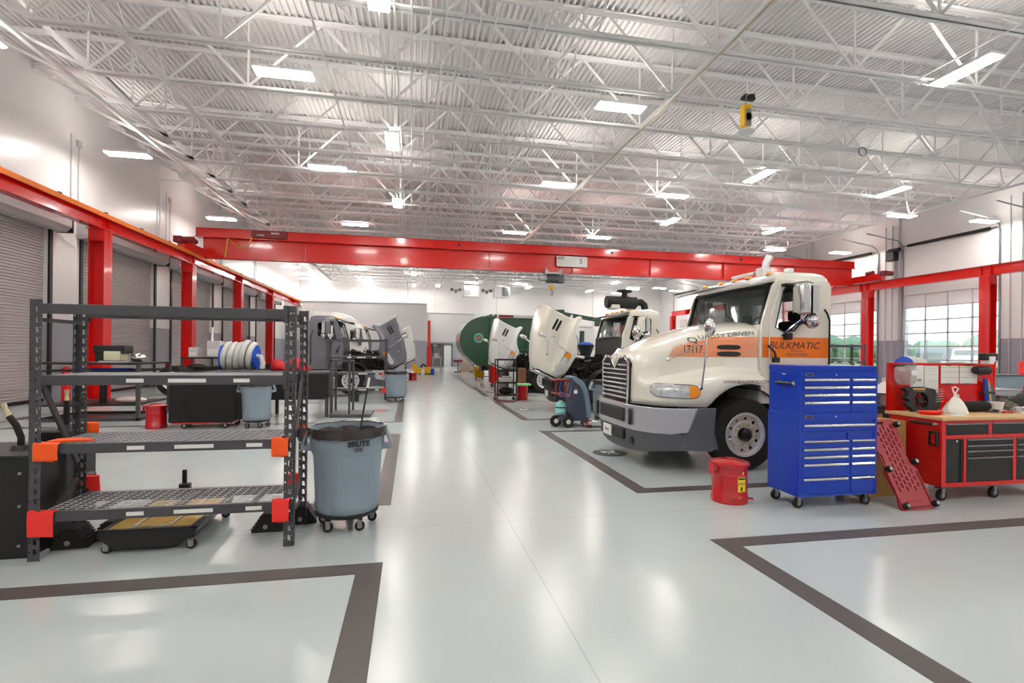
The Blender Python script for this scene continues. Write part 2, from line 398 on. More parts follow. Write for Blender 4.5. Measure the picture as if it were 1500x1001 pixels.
# ---------------------------------------------------------------- roof joists
ZB = 7.68
JX0, JX1 = -7.0, 21.1
ords = ['first','second','third','fourth','fifth','sixth','seventh','eighth','ninth','tenth','eleventh','twelfth','thirteenth','fourteenth','fifteenth','sixteenth','seventeenth','eighteenth','nineteenth','twentieth','twenty-first','twenty-second','twenty-third','twenty-fourth','twenty-fifth','twenty-sixth']
jr = thing('roof_joist', 'x', 'roof joist', (0, 7.42, 0), 0, 'open web joists under the roof deck')
ZT = ZD - .055
for nm, z, a, b in (('top_chord', ZT, XL, XR), ('bottom_chord', ZB, JX0, JX1)):
    m = MB()
    for sgn in (-1, 1):
        y0, y1 = (.018, .1) if sgn > 0 else (-.1, -.018)
        if nm == 'top_chord': m.box(a, b, y0, y1, z+.03, z+.05); m.box(a, b, y0 if sgn>0 else y1-.015, y0+.015 if sgn>0 else y1, z-.05, z+.05)
        else: m.box(a, b, y0, y1, z, z+.018); m.box(a, b, y0 if sgn>0 else y1-.015, y0+.015 if sgn>0 else y1, z, z+.09)
    m.build(nm, M_joist, jr, smooth=0)
m = MB(); zb, zt = ZB+.06, ZT
nodes = [-.55 + 3.27*k for k in range(-2, 7)]
def angle(p, q, w=.065): m.bar(p, q, w, .03, up=(0,1,0))
for x in nodes:
    angle((x, 0, zb), (x, 0, zt), .045)
    for s in (-1, 1):
        xt = x + s*1.635
        angle((x, 0, zb), (xt, 0, zt), .07 if s < 0 else .06)
m.bar((JX0, 0, zb), (XL, 0, zt-.1), .07, .03, up=(0,1,0)); m.bar((JX1, 0, zb), (XR, 0, zt-.2), .07, .03, up=(0,1,0))
m.bar((JX1, 0, zb), (JX1+2.2, 0, zt), .06, .03, up=(0,1,0)); m.bar((nodes[-1]+1.6, 0, zt), (JX1, 0, zb), .06, .03, up=(0,1,0)); m.bar((JX0, 0, zb), (nodes[0]-1.6, 0, zt), .06, .03, up=(0,1,0))
m.bar((XL+.05, 0, zt), (XL+.5, 0, zt-.25), .1, .1); m.bar((XR-.05, 0, zt), (XR-.5, 0, zt-.25), .1, .1)
m.build('web_bars', M_joist, jr, smooth=0)
SJ = 1.78
joists = []
for k in range(-3, 22):
    y = 9.2 + SJ*k
    if y > Y1 - .5: break
    lab = 'white open-web steel roof joist, %s of the row counting away from the camera' % ords[k+3]
    if k == -3: jr.location.y = y; jr['label'] = lab; joists.append(jr)
    else: joists.append(tree_copy(jr, (0, y, 0), label=lab))
# bridging angles that run along the hall
bx = [(-8.2, 'beside the left wall'), (-5.55, 'over the storage rack'), (-1.86, 'over the left stalls'), (6.0, 'over the white truck'), (10.8, 'over the tool bench'), (15.2, 'over the right stalls'), (19.6, 'near the right wall')]
for x, w_ in bx:
    m = MB()
    offs = (-.07, 0, .07) if x == -5.55 else (0,)
    for q in offs:
        m.bar((x+q, 3.9, ZB-.009 if x != -8.2 else ZB+.5), (x+q, Y1, ZB-.009 if x != -8.2 else ZB+.5), .045 if x != -8.2 else .09, .018 if x != -8.2 else .09)
    t = m.build('bridging_angle', M_joist, smooth=0)
    tag(t, 'long white steel bridging angle running down the hall ' + w_, 'brace', 'bridging along the roof')
for x, w_ in ((-6.6, 'above the left doors'), (3.4, 'above the aisle edge'), (13.2, 'above the right stalls')):
    m = MB()
    for k in range(len(joists)-1):
        a = joists[k].location.y; b = joists[k+1].location.y
        m.bar((x, a, ZB+.02), (x, b, ZT), .035, .02); m.bar((x+.04, a, ZT), (x+.04, b, ZB+.02), .035, .02)
    tag(m.build('cross_bracing', M_joist, smooth=0), 'zigzag of white diagonal cross bracing between the roof joists ' + w_, 'brace', 'cross bracing')
# conduit bundle over the aisle
ci = ['leftmost', 'second from the left', 'third from the left', 'fourth from the left', 'fifth from the left', 'sixth from the left', 'seventh from the left', 'eighth from the left', 'ninth from the left', 'rightmost']
for i, x in enumerate([-.65, -.37, -.07, .27, .54, .86, 1.17, 1.45, 2.09, 2.38]):
    tag(MB().cyl((x, 2.5, ZB-.02), (x, Y1, ZB-.02), .018, n=6).build('conduit', M_joist), 'thin white conduit in the bundle over the aisle, ' + ci[i], 'conduit', 'conduits over the aisle')
m = MB().tube([(5.85, 5.6, ZB-.1), (5.95, 9, ZB-.1), (6.0, Y1, ZB-.1)], .025, 8)
t = m.build('gas_pipe', mat('cream_pipe_paint', 'b9b09a', .5)); tag(t, 'cream painted gas pipe running along the roof above the white truck', 'pipe')
# ---------------------------------------------------------------- ceiling lamps
lr = thing('ceiling_light', 'x', 'ceiling light', (0,0,0), 0, 'LED high bay lights under the roof')
MB().box(-.61, .61, -.19, .19, .03, .09).build('lamp_housing', M_joist, lr, smooth=0)
MB().box(-.585, .585, -.165, .165, .0, .03).build('diffuser', M_lamp, lr, smooth=0)
MB().box(-.56, .56, -.15, .15, .09, .1).build('added_uplight', M_upfill, lr, smooth=0)  # glowing slab added on top of each fixture to brighten the ceiling
for s in (-.5, .5): MB().cyl((s, 0, .09), (s, 0, .3), .006, n=5).build('hanger', M_steel, lr)
lamps = [  # x, y, turned along the hall, where
 (-8.65, 11.75, 0, 'in the row nearest the camera, beside the left wall'), (-2.8, 11.75, 0, 'in the row nearest the camera, above the black rack'),
 (4.95, 11.6, 0, 'in the row nearest the camera, right of the aisle'), (-8.75, 17.75, 0, 'second along the left wall'),
 (-2.8, 17.55, 0, 'in the second row, above the left stalls'), (5.1, 17.4, 0, 'in the second row, right of the aisle'),
 (9.7, 17.7, 0, 'in the second row, over the middle of the right stalls'), (20.6, 18.0, 0, 'in the second row, before the glazed right doors'),
 (24.9, 17.9, 0, 'hung close to the right wall'), (-8.75, 25.6, 0, 'above the left end of the red crane'),
 (-2.75, 25.2, 0, 'above the red crane, left of the aisle'), (5.05, 25.0, 0, 'above the red crane, above the aisle edge'),
 (9.55, 25.0, 0, 'above the red crane, right of its middle'), (20.45, 25.55, 0, 'above the right part of the red crane'),
 (24.7, 25.4, 0, 'above the right end of the red crane'),
 (11.35, 8.55, 1, 'largest one, turned lengthways at the upper right'), (11.45, 15.1, 1, 'turned lengthways above the white truck cab'),
 (17.25, 15.45, 1, 'turned lengthways above the tool bench'), (-.63, 8.6, 1, 'at the very top of the view over the aisle'),
 (-.62, 14.9, 1, 'turned lengthways over the aisle, the nearer square-looking one'), (-.65, 21.1, 1, 'turned lengthways over the aisle, the farther square-looking one'),
 (11.5, 21.2, 1, 'turned lengthways just above the crane, right of its middle'), (17.2, 21.6, 1, 'turned lengthways above the crane, right part'),
 (-8.8,39.5,0,'behind the crane, first of the far row along the left wall'), (-8.75,43,0,'behind the crane, second of the far row along the left wall'),
 (-8.8,45.5,0,'behind the crane, third of the far row along the left wall'), (-8.8,49,0,'behind the crane, last of the far row along the left wall'),
 (-4.05,39.1,0,'behind the crane, first of the far row above the grey truck'), (-4.05,43.1,0,'behind the crane, second of the far row above the grey truck'),
 (-4.05,45.3,0,'behind the crane, third of the far row above the grey truck'), (-4.05,48.8,0,'behind the crane, last of the far row above the grey truck'),
 (.06,40.5,1,'small one far down the aisle under the crane'), (.1,47.8,1,'small one farthest down the aisle'), (2.3,47.3,1,'far one over the corridor door'),
 (9.5,44.2,0,'far one above the white tilted hoods'), (10.7,46.3,1,'far lengthways one above the white tilted hoods'), (8.1,47,1,'far lengthways one by the unit heaters'),
 (5.1,44.5,0,'far one by the unit heaters'), (17.2,41.1,1,'far lengthways one right of the crane hoist'), (20.5,44.7,0,'far one above the second white cab'),
 (22.6,43.5,0,'far one right above the second white cab'), (25.1,45,0,'far one in the right back corner'), (20.5,48.2,0,'farthest one above the second white cab'),
 (17.1,47.3,1,'farthest lengthways one right of the hoist')]
for i, (x, y, t, w_) in enumerate(lamps):
    lab = 'flat LED ceiling light ' + w_
    if i == 0: lr.location = (x, y, 7.59); lr['label'] = lab
    else: tree_copy(lr, (x, y, 7.59), PI/2 if t else 0, lab)

for y in (5.6, -.5, -6.5, -12.5):
    for x, tt in ((-8.7,0),(-2.8,0),(5.0,0),(11.4,1),(17.3,1),(23.5,0)):
        if y == 5.6 and x == 11.4: continue
        tree_copy(lr, (x, y, 7.59), PI/2 if tt else 0, 'flat LED ceiling light overhead or behind the viewpoint, outside the picture')['group'] = 'ceiling lights behind the viewpoint'
# ---------------------------------------------------------------- crane and its runway
HR = 5.6
def wcol(name, label, x, y, z1, group):
    t = thing(name, label, 'column', (x, y, 0), 0, group)
    w_, d_ = .42, .42
    MB().box(-d_/2, -d_/2+.03, -w_/2, w_/2, 0, z1).box(d_/2-.03, d_/2, -w_/2, w_/2, 0, z1).box(-d_/2, d_/2, -.012, .012, 0, z1).build('shaft', M_redcol, t, smooth=0)
    MB().box(-.3, .3, -.3, .3, 0, .03).build('base_plate', M_redcol, t, smooth=0)
    MB().box(-.25, .25, -.25, .25, z1, z1+.03).box(-.22, .22, -.2, -.19, z1-.35, z1).build('cap_plate', M_redcol, t, smooth=0)
    return t
lc = ['beside the left camera edge, outside the doors', 'nearest red steel column, thick, behind the black rack', 'second red column along the left wall', 'third red column along the left wall', 'fourth red column along the left wall, by the grey truck', 'fifth red column along the left wall']
for k in range(0, 5):
    wcol('crane_column', ('red steel column of the left crane runway, ' + ['in front of the first roller door', 'nearest in view, behind the black rack', 'second in view, behind the grey table', 'third in view, behind the coiled hose', 'farthest, behind the grey truck cab'][k]), -9.32, 11.25+6.2*k, HR-.45, 'columns of the left crane runway')
for k, y in enumerate([17.8, 23.8, 30.0, 45.3]):
    wcol('crane_column', 'red steel column of the right crane runway, ' + ['beside the large glazed door at the right', 'second, seen past the white cab', 'third, behind the white truck cab', 'farthest, behind the second cream cab'][k], 25.0, y, HR-.45, 'columns of the right crane runway')
def ibeam(m, x, y0, y1, zt, d_=.42, w_=.3):
    m.box(x-w_/2, x+w_/2, y0, y1, zt-.03, zt).box(x-w_/2, x+w_/2, y0, y1, zt-d_, zt-d_+.03).box(x-.015, x+.015, y0, y1, zt-d_, zt)
def runway(x, side, label):
    t = thing('crane_runway', label, 'crane beam', (x, 0, 0))
    m = MB(); ibeam(m, 0, 2.0, 45.5, HR)
    for k in range(-1, 5):
        yy = (17.45 if side < 0 else 17.8)+6.2*k; m.box(-.15, .15, yy-.2, yy-.19, HR-.42, HR).box(-.15, .15, yy+.19, yy+.2, HR-.42, HR)
    m.build('runway_beam', M_red, t, smooth=0)
    MB().box(-.03, .03, 2.0, 45.5, HR, HR+.05).build('rail', M_black, t, smooth=0)
    if side < 0:
        MB().box(.17, .2, 2.0, 45.5, HR-.08, HR+.05).build('conductor_bar', M_orange, t, smooth=0)
        mm = MB()
        for k in range(20): mm.box(.14, .2, 3+k*2.05, 3.1+k*2.05, HR+.05, HR+.09)
        mm.build('bar_clip', M_black, t, smooth=0)
    return t
runway(-9.32, -1, 'long red runway beam along the left wall with an orange conductor bar on top')
runway(25.0, 1, 'long red runway beam along the right wall above the glazed doors')
YB = 24.77
t = thing('bridge_crane', 'wide red overhead bridge crane spanning the hall', 'crane', (0, YB, 0))
x0, x1 = -9.2, 24.9
m = MB().box(x0, x1, -.01, .01, HR, HR+.95).box(x0, x1, -.16, .16, HR+.02, HR+.05)   # lower web and flange
m.build('lower_girder', M_red, t, smooth=0)
m = MB().loft([[(x, -.3, HR+.93), (x, -.3, HR+.96), (x, -.17, HR+.97), (x, -.17, HR+1.34), (x, -.2, HR+1.36), (x, .2, HR+1.36), (x, .2, HR+.93)] for x in (x0-.25, x1+.02)])
m.build('top_channel', M_red, t, smooth=0)
m = MB()
for k in range(1, 8): m.box(x0+k*4.3, x0+k*4.3+.012, -.15, .15, HR+.05, HR+.93)
m.build('stiffener', M_red, t, smooth=0)
for x, s in ((-9.32, -1), (25.0, 1)):
    e = MB().box(x-.14, x+.14, -1.9, 1.5, HR+.08, HR+.45).build('end_truck', M_red, t, bevel=.01)
    mm = MB()
    for y in (-1.7, 1.3): mm.cyl((x-.06, y, HR+.2), (x+.06, y, HR+.2), .15, n=14)
    mm.build('wheel', M_steel, e)
    MB().cyl((x-.1, -1.95, HR+.42), (x+.5, -1.95, HR+.45), .13, n=12).box(x-.2, x+.1, -2.15, -1.85, HR+.3, HR+.55).cyl((x+.1, -1.2, HR+.58), (x+.1, -.8, HR+.58), .12, n=12).build('drive_motor', M_maroon, e)
MB().box(-7.15, -5.65, -.32, -.16, HR+1.0, HR+1.33).build('control_box', mat('dark_red_box','8a0f10',.4), t, bevel=.01)
MB().box(-6.9, -6.6, -.335, -.325, HR+1.08, HR+1.14).box(-6.3, -5.95, -.335, -.325, HR+1.18, HR+1.26).build('box_label', M_ltgray, t, smooth=0)
m = MB()
m.tube([(-7.1, -.33, HR+1.0), (-7.25, -.33, HR+.62), (-7.6, -.33, HR+.5), (-7.9, -.33, HR+.72), (-8.1, -.33, HR+.9), (-8.15, -.33, HR+.4), (-8.2, -.33, HR+.05)], .025, 6)
m.build('festoon_cable', M_yellow, t)
m = MB()
for x in (2.2, 10.1, 17.6): m.cyl((x, -.2, HR+1.17), (x, -.1, HR+1.17), .07, n=10)
m.build('lifting_eye', M_black, t)
s_ = MB().box(7.12, 8.75, -.24, -.21, HR+.33, HR+.86).build('capacity_sign', M_sign, t, smooth=0); s_['label'] = 'white sign with grey lines and the figure 5'
text_obj('sign_lettering', 'ACE', .17, M_ink, s_, (7.35, -.245, HR+.75), FRONT, ext=.002, bold=.004)
text_obj('sign_number', '5', .36, M_ink, s_, (8.4, -.245, HR+.62), FRONT, ext=.002)
m = MB()
for k in range(5): m.box(7.2, 8.15, -.243, -.241, HR+.63-k*.055, HR+.637-k*.055)
m.build('sign_line', M_ltgray, s_, smooth=0)
h = thing('chain_hoist', 'grey electric wire rope hoist hanging under the red crane bridge', 'hoist', (6.95, YB, HR-.42))
MB().box(-.42, .42, -.28, .28, .35, .44).box(-.42, -.36, -.3, -.16, .3, .62).box(.36, .42, -.3, -.16, .3, .62).cyl((-.34,-.2,.5), (-.34,-.08,.5), .09, n=12).cyl((.34,-.2,.5), (.34,-.08,.5), .09, n=12).build('trolley', M_ltgray, h, bevel=.01)
MB().cyl((-.3, -.02, .12), (.28, -.02, .12), .2, n=18).build('drum', M_dkgray, h)
MB().cyl((-.66, 0, .16), (-.3, 0, .16), .15, n=14).cyl((-.72, 0, .16), (-.66, 0, .16), .1, n=14).build('motor', M_ltgray, h)
MB().box(.28, .58, -.18, .18, -.08, .36).build('gearbox', M_dkgray, h, bevel=.03)
MB().cyl((-.05, -.05, .0), (-.05, -.05, -.22), .008, n=5).cyl((.05, .05, 0), (.05, .05, -.22), .008, n=5).build('rope', M_steel, h)
MB().box(-.1, .1, -.08, .08, -.42, -.2).build('hook_block', M_yellow, h, bevel=.03)
MB().tube([(0,0,-.42), (0,0,-.52), (.05,0,-.6), (.03,0,-.68), (-.04,0,-.68), (-.07,0,-.62)], .018, 7).build('hook', M_black, h)

# unit heaters at the far wall
for k, (x, lab) in enumerate(((5.25, 'left one of two metal unit heaters hung under the far roof'), (8.1, 'right one of two metal unit heaters hung under the far roof'))):
    t = thing('unit_heater', lab, 'heater', (x, 46.2, 6.55), 0, 'unit heaters at the far wall')
    MB().box(-.72, .72, -.5, .5, 0, 1.0).build('casing', M_alu, t, bevel=.03)
    m = MB()
    for q in range(8): m.box(-.68+q*.08 if k == 0 else q*.08, -.64+q*.08 if k == 0 else .04+q*.08, -.54, -.5, .1, .9)
    m.build('louvre', M_dkgray, t, smooth=0)
    MB().cyl((-.6,0,1.0), (-.6,0,2.4), .03, n=6).cyl((.6,0,1.0), (.6,0,2.4), .03, n=6).build('hanger', M_steel, t)
    m = MB()
    for q in range(3): m.lathe([(.001,-.02),(.16,-.02),(.16,.02),(.001,.02)], (-1.75+q*.35, -.2, .6-.15*(q%2)), 12, axis='y')
    m.tube([(-1.75,-.2,.6), (-.7,-.2,.6)], .03, 6)
    m.build('gas_fitting', M_dkgray, t)
for (x, y, lab, hh) in ((22.9, 20.6, 'black security camera and speaker bracket mounted high on the right wall', 0),):
    pass
t = thing('door_operator', 'black electric door opener mounted high by the second glazed right door', 'door opener', (25.9, 23.2, 6.9))
MB().box(-.15, .2, -.25, .25, -.1, .5).build('housing', M_black, t, bevel=.03)
MB().cyl((-.05, -.5, .45), (-.05, .1, .45), .12, n=12).build('motor', M_black, t)
MB().box(.1, .3, -.05, .05, -1.6, .2).build('mounting_strip', M_ltgray, t)
t = thing('cable_reel', 'yellow framed reel hanging from a roof joist in front of the crane', 'reel', (7.6, 10.5, 6.8))
MB().box(-.1, .1, -.09, .09, .12, .62).build('frame', M_yellow, t, bevel=.02)
MB().cyl((0,-.11,.32), (0,.11,.32), .09, n=16).box(-.06, .06, -.11, -.09, .1, .5).build('drum', M_steel, t)
MB().cyl((0,0,.62), (0,0,.9), .012, n=6).build('hanger', M_steel, t)
MB().lathe([(.001,.0),(.2,.0),(.21,.02),(.001,.03)], (0,0,0), 20).build('shade', M_joist, t)
t = thing('cable_trolley', 'small black cable trolley clamped to a roof joist above the yellow reel', 'trolley', (8.0, 10.98, 7.84))
MB().box(-.16, .16, -.06, .06, -.02, .05).cyl((-.1,-.08,.07), (-.1,.08,.07), .04, n=8).cyl((.02,-.08,.07), (.02,.08,.07), .04, n=8).box(.1, .15, -.05, .05, .0, .13).build('body', M_black, t)
t = tag(MB().tube([(13.0+.13*math.cos(a), 12.6, 7.62+.13*math.sin(a)) for a in [2*PI*k/20 for k in range(20)]], .012, 6, closed=True).build('cable_coil', M_black), 'small black cable loop hanging from a joist at the upper right', 'cable')
# drop wires in front of the trucks
for x, y, z, lab in ((5.35, 6.0, 2.78, 'thin wire hanging from the roof down to the roof of the white truck'),):
    pass
# bollards
def bollard(x, y, lab, hh=1.05, r=.1):
    m = MB().lathe([(.001,0), (.1,0), (.1,hh-.1), (.093,hh-.06), (.07,hh-.025), (.04,hh-.006), (.001,hh)], (0,0,0), 20); m.xf(Matrix.Diagonal((r*10, r*10, 1, 1)))
    tag(m.build('bollard', M_red, loc=(x, y, 0)), lab, 'bollard', 'red safety bollards')
bollard(-9.55, 16.35, 'red bollard left of the thick red column, between the roller doors')
bollard(-9.63, 22.6, 'red bollard between the second and third roller doors')
bollard(24.55, 16.15, 'red bollard at the right edge of the picture, beyond the workbench', 1.45, .16)

# ---------------------------------------------------------------- floor marking
def outline(x0, x1, y0, y1, lab, w=.185):
    m = MB()
    m.plate(rect(x0, x1, y0, y1), [rect(x0+w if x0 > 0 else x0+w, x1-w, y0+w, y1-w)], 'z', .0005, .002)
    tag(m.build('stall_marking', M_teals, smooth=0), lab, 'floor marking', 'dark stall outlines on the floor')
pos = ['nearest', 'second', 'third', 'fourth', 'fifth']
ys = [(-2.2, 3.95), (5.39, 9.93), (11.5, 15.95), (17.6, 22.1), (23.7, 28.2), (29.8, 34.2)]
nmr = ['nearest right stall, cut off by the bottom edge', 'right stall of the white and orange truck', 'right stall with the nearer tilted cream hood', 'right stall with the farther tilted white hood', 'right stall of the green truck', 'farthest right stall']
nml = ['nearest left stall, cut off by the bottom edge', 'left stall behind the black rack', 'left stall with the red numbered disc', 'left stall of the grey truck', 'left stall of the white truck', 'farthest left stall']
for k, (a, b) in enumerate(ys):
    outline(2.55, 16.0, a, b, 'dark painted outline of the ' + nmr[k])
    if k < 5: outline(-8.6, -.2, a, b, 'dark painted outline of the ' + nml[k])
def disc(x, y, s, lab, col=None):
    t = MB().lathe([(.001,.0006), (.27,.0006), (.27,.002), (.001,.002)], (x, y, 0), 32).build('stall_number', M_dkgray); tag(t, lab, 'floor marking', 'round stall numbers')
    text_obj('numerals', s, .3, col or M_inkw, t, (x, y, .0035), (0, 0, -PI/2), ext=.0005, bold=.012)
disc(3.12, 7.62, '26', 'dark round floor disc with number 26 in front of the white truck')
disc(3.05, 13.6, '25', 'dark round floor disc in front of the tilted cream hood')
disc(-.83, 13.75, '11', 'dark round floor disc with a red centre in the left stall', M_rdfab)
disc(3.1, 19.8, '24', 'small dark floor disc left of the black utility cart')
# ---------------------------------------------------------------- boltless storage racks
def make_rack(name, label, loc, rz=0, W=1.83, D=.55, HT=1.97, levels=(.37, .88, 1.40, 1.94), tags=True):
    """local: x 0..W, y 0 front .. D back"""
    t = thing(name, label, 'storage rack', loc, rz)
    pw = .078
    for (x, y) in ((0,0), (W,0), (0,D), (W,D)):
        m = MB(); sx = 1 if x == 0 else -1; sy = 1 if y == 0 else -1
        # front web with tear-drop slots, side flanges
        holes = []; z = .05
        while z < HT-.05:
            holes.append([(x-.005, z), (x+.02, z), (x+.012, z+.042), (x-.005, z+.042)]); z += .076
        z = .062; h2 = []
        while z < HT-.05: h2.append(rect(x-.031, x-.023, z, z+.016)); h2.append(rect(x+.024, x+.031, z+.02, z+.032)); z += .076
        m.plate(rect(x-pw/2, x+pw/2, 0, HT), holes+h2, 'y', y, y+sy*.003)
        holes = []; z = .05
        while z < HT-.05: holes.append([(y+sy*.028, z), (y+sy*.05, z), (y+sy*.042, z+.042), (y+sy*.028, z+.042)]); z += .076
        m.plate([(y, 0), (y+sy*.06, 0), (y+sy*.06, HT), (y, HT)], holes, 'x', x-sx*pw/2, x-sx*(pw/2-.003))
        m.build('post', M_rack, t, smooth=0)
    for z in levels:
        for y, s in ((0, -1), (D, 1)):
            b = MB().box(pw/2, W-pw/2, y-s*.0+(-.012 if s < 0 else -.028), y+(.028 if s < 0 else .012), z-.075, z).build('beam', M_rack, t, bevel=.003, seg=1)
            for xa, xb in ((pw/2-.02, pw/2+.012), (W-pw/2-.012, W-pw/2+.02)): MB().box(xa, xb, y+(-.016 if s<0 else .012), y+(-.012 if s<0 else .016), z-.11, z+.03).build('beam_clip', M_rack, b, smooth=0)
            if s < 0 and z < 1.9:
                for (a, c) in ((.66, .78), (.95, 1.22), (1.42, 1.54)) if z > 1 else ((.67, .79), (1.0, 1.28), (1.52, 1.64)):
                    l = MB().box(a-.05, c-.05, y-.0145, y-.0125, z-.055, z-.025).build('price_label', M_paper, b, smooth=0)
        # wire deck
        m = MB(); nx = 26; ny = 9
        for i in range(nx+1): m.bar((.045+i*(W-.09)/nx, .03, z-.006), (.045+i*(W-.09)/nx, D-.03, z-.006), .0045)
        for j in range(ny+1): m.bar((.045, .03+j*(D-.06)/ny, z-.002), (W-.045, .03+j*(D-.06)/ny, z-.002), .0045)
        m.build('wire_deck', M_mesh, t, smooth=0)
        for k in range(3): MB().box(.35+k*.56, .38+k*.56, .0, D, z-.05, z-.012).build('deck_support', M_rack, t, smooth=0)
    for x in (0, W):
        for z in (.25, 1.82): MB().bar((x, .03, z), (x, D-.03, z), .016, .03).build('end_strut', M_rack, t, smooth=0)
        za, zb_ = (1.38, .64) if x == 0 else (.6, 1.40)
        MB().bar((x, .04, za), (x, D-.05, zb_), .02, .045).build('end_brace', M_rack, t, smooth=0)
        MB().bar((x, .04, .2), (x, D-.05, .5), .02, .045).build('end_brace', M_rack, t, smooth=0)
    return t
RX, RY = -2.77, 4.40
make_rack('storage_rack', 'near black boltless steel rack with four wire shelves and price labels', (RX, RY, 0), W=1.79)
def strap(x, y, z, w_, h_, m_, lab, n=2):
    """folded vinyl sleeve hung over a beam end"""
    mb = MB()
    for q in range(n):
        a = x + q*.03
        ring = []
        for (dy, dz) in ((-.020-.012*q, -h_+.012*q), (-.024-.012*q, -.4*h_), (-.02-.01*q, .004), (.0, .012+.004*q), (.034, .006), (.04, -.5*h_)):
            ring.append((dy, dz))
        for sft in (0,):
            mb.loft([[(a, y+p, z+r) for p, r in ring] + [(a, y+p*.9+.001, z+r-.003) for p, r in reversed(ring)], [(a+w_, y+p*1.1, z+r-.008) for p, r in ring] + [(a+w_, y+p, z+r-.011) for p, r in reversed(ring)]])
    return tag(mb.build('vinyl_sleeve', m_), lab, 'sleeve', 'vinyl sleeves on the rack beams')
strap(RX+.0, RY, .885, .14, .125, M_orfab, 'orange vinyl sleeve on the front left beam end of the near rack')
strap(RX-.03, RY-.002, .375, .17, .18, M_rdfab, 'red vinyl sleeve on the lowest front left beam end of the near rack', 1)
strap(RX+1.66, RY-.002, .885, .10, .14, M_orfab, 'orange vinyl sleeve on the front right beam end of the near rack')
strap(RX+1.67, RY-.004, .385, .10, .17, M_rdfab, 'red vinyl sleeve on the lowest front right beam end of the near rack')
def rsleeve(x, y, z, m_, lab, w_=.11, h_=.13):
    tag(MB().loft([[(x, y+.035, z), (x, y+.045, z+.01), (x, y+.05, z-h_), (x, y+.044, z-h_)], [(x+w_, y+.035, z), (x+w_, y+.047, z+.01), (x+w_, y+.058, z-h_-.01), (x+w_, y+.05, z-h_-.01)]]).build('vinyl_sleeve', m_), lab, 'sleeve', 'vinyl sleeves on the rack beams')
rsleeve(RX+.01, RY+.52, .96, M_orfab, 'orange vinyl sleeve at the back left post of the near rack')
rsleeve(RX+1.69, RY+.52, .95, M_orfab, 'orange vinyl sleeve at the back right post of the near rack')
rsleeve(RX+1.66, RY+.52, .46, M_rdfab, 'red vinyl sleeve at the lower back right post of the near rack', .12, .16)
rsleeve(RX+.0, RY+.52, .5, M_rdfab, 'red vinyl sleeve at the lower back left post of the near rack', .13, .12)
# small orange cloth lying over front-left corner of third shelf
tag(MB().prism([(0,0),(.16,.02),(.3,.03),(.24,.10),(.1,.16),(-.0,.12)], 'z', 0, .012).build('orange_flag', M_orfab, loc=(RX+.05, RY+.05, .884)), 'folded orange flag lying flat on the third shelf corner of the near rack', 'flag')

# rubber wheel chocks
def chock(x, y, rz, lab):
    t = thing('wheel_chock', lab, 'wheel chock', (x, y, 0), rz, 'black wheel chocks under the rack')
    MB().prism([(-.13, 0), (.13, 0), (.04, .16), (-.02, .165)], 'y', -.1, .1).build('body', M_rubber, t, bevel=.004)
    m = MB()
    for k in range(7): m.box(.115-.013*k-.004, .135-.013*k, -.102, .102, .015+.021*k, .027+.021*k)
    for k in range(5): m.box(-.128+.018*k, -.112+.018*k, -.102, .102, .02+.028*k, .032+.028*k)
    m.build('ribs', M_rubber, t, smooth=0)
    MB().lathe([(.001, -.004), (.02, -.004), (.02, 0), (.001, 0)], (-.01, -.1, .05), 12, axis='y').build('eyelet', M_steel, t)
chock(-1.24, 4.86, 0, 'black ribbed wheel chock left of the right rack post')
chock(-1.0, 5.02, .15, 'black ribbed wheel chock behind the right rack post')
chock(-2.68, 4.72, .1, 'black ribbed wheel chock under the left end of the rack')
chock(-2.47, 4.86, 0, 'black ribbed wheel chock beside the oil drain dolly')

def caster(parent, x, y, r=.05, z=None, name='caster'):
    z = r if z is None else z
    c = MB().cyl((x, y-.016, z), (x, y+.016, z), r, n=16).build(name, M_rubber, parent)
    MB().cyl((x, y-.0175, z), (x, y+.0175, z), r*.5, n=12).build('wheel_hub', M_steel, c)
    MB().box(x-.02, x+.02, y-.026, y-.02, z-.01, z+r+.018).box(x-.02, x+.02, y+.02, y+.026, z-.01, z+r+.018).box(x-.025, x+.025, y-.026, y+.026, z+r+.012, z+r+.02).build('fork', M_steel, c, smooth=0)
    return c
# oil drain dolly
t = thing('oil_drain_dolly', 'low black oil drain tray on casters with yellow oily grates, under the rack', 'drain dolly', (-2.03, 4.46, 0))
m = MB()
ring0 = lambda y, z0: [(-.35, y, .175), (-.35, y, .12), (-.24, y, z0), (.2, y, z0), (.33, y, .12), (.35, y, .175)]
m.loft([ring0(0, .035), ring0(.85, .035)], closed=True).build('tray', M_black, t)
m = MB().box(-.33, -.3, .0, .84, .175, .19).box(.3, .35, 0, .84, .175, .19).box(-.35, .35, .0, .03, .172, .186).box(-.35, .35, .81, .84, .172, .19)
m.build('rim', M_black, t, smooth=0)
MB().box(-.3, -.12, .04, .8, .176, .184).box(-.11, .14, .06, .8, .176, .184).box(.15, .29, .04, .8, .176, .184).build('drain_grate', mat('oily_yellow_grate', 'dcb850', .3, .2, h2='a8842e', nscale=14), t, smooth=0)
MB().tube([(-.13, .78, .19), (-.13, .06, .19), (.13, .06, .19), (.13, .78, .19)], .008, 6).build('drain_rail', M_alu, t)
for (x, y) in ((-.3, .03), (.3, .03), (-.3, .8), (.3, .8)): caster(t, x, y, .035)
MB().box(-.1, -.06, .83, .86, .17, .46).box(-.12, -.03, .81, .88, .26, .33).build('handle_post', M_black, t, bevel=.01)

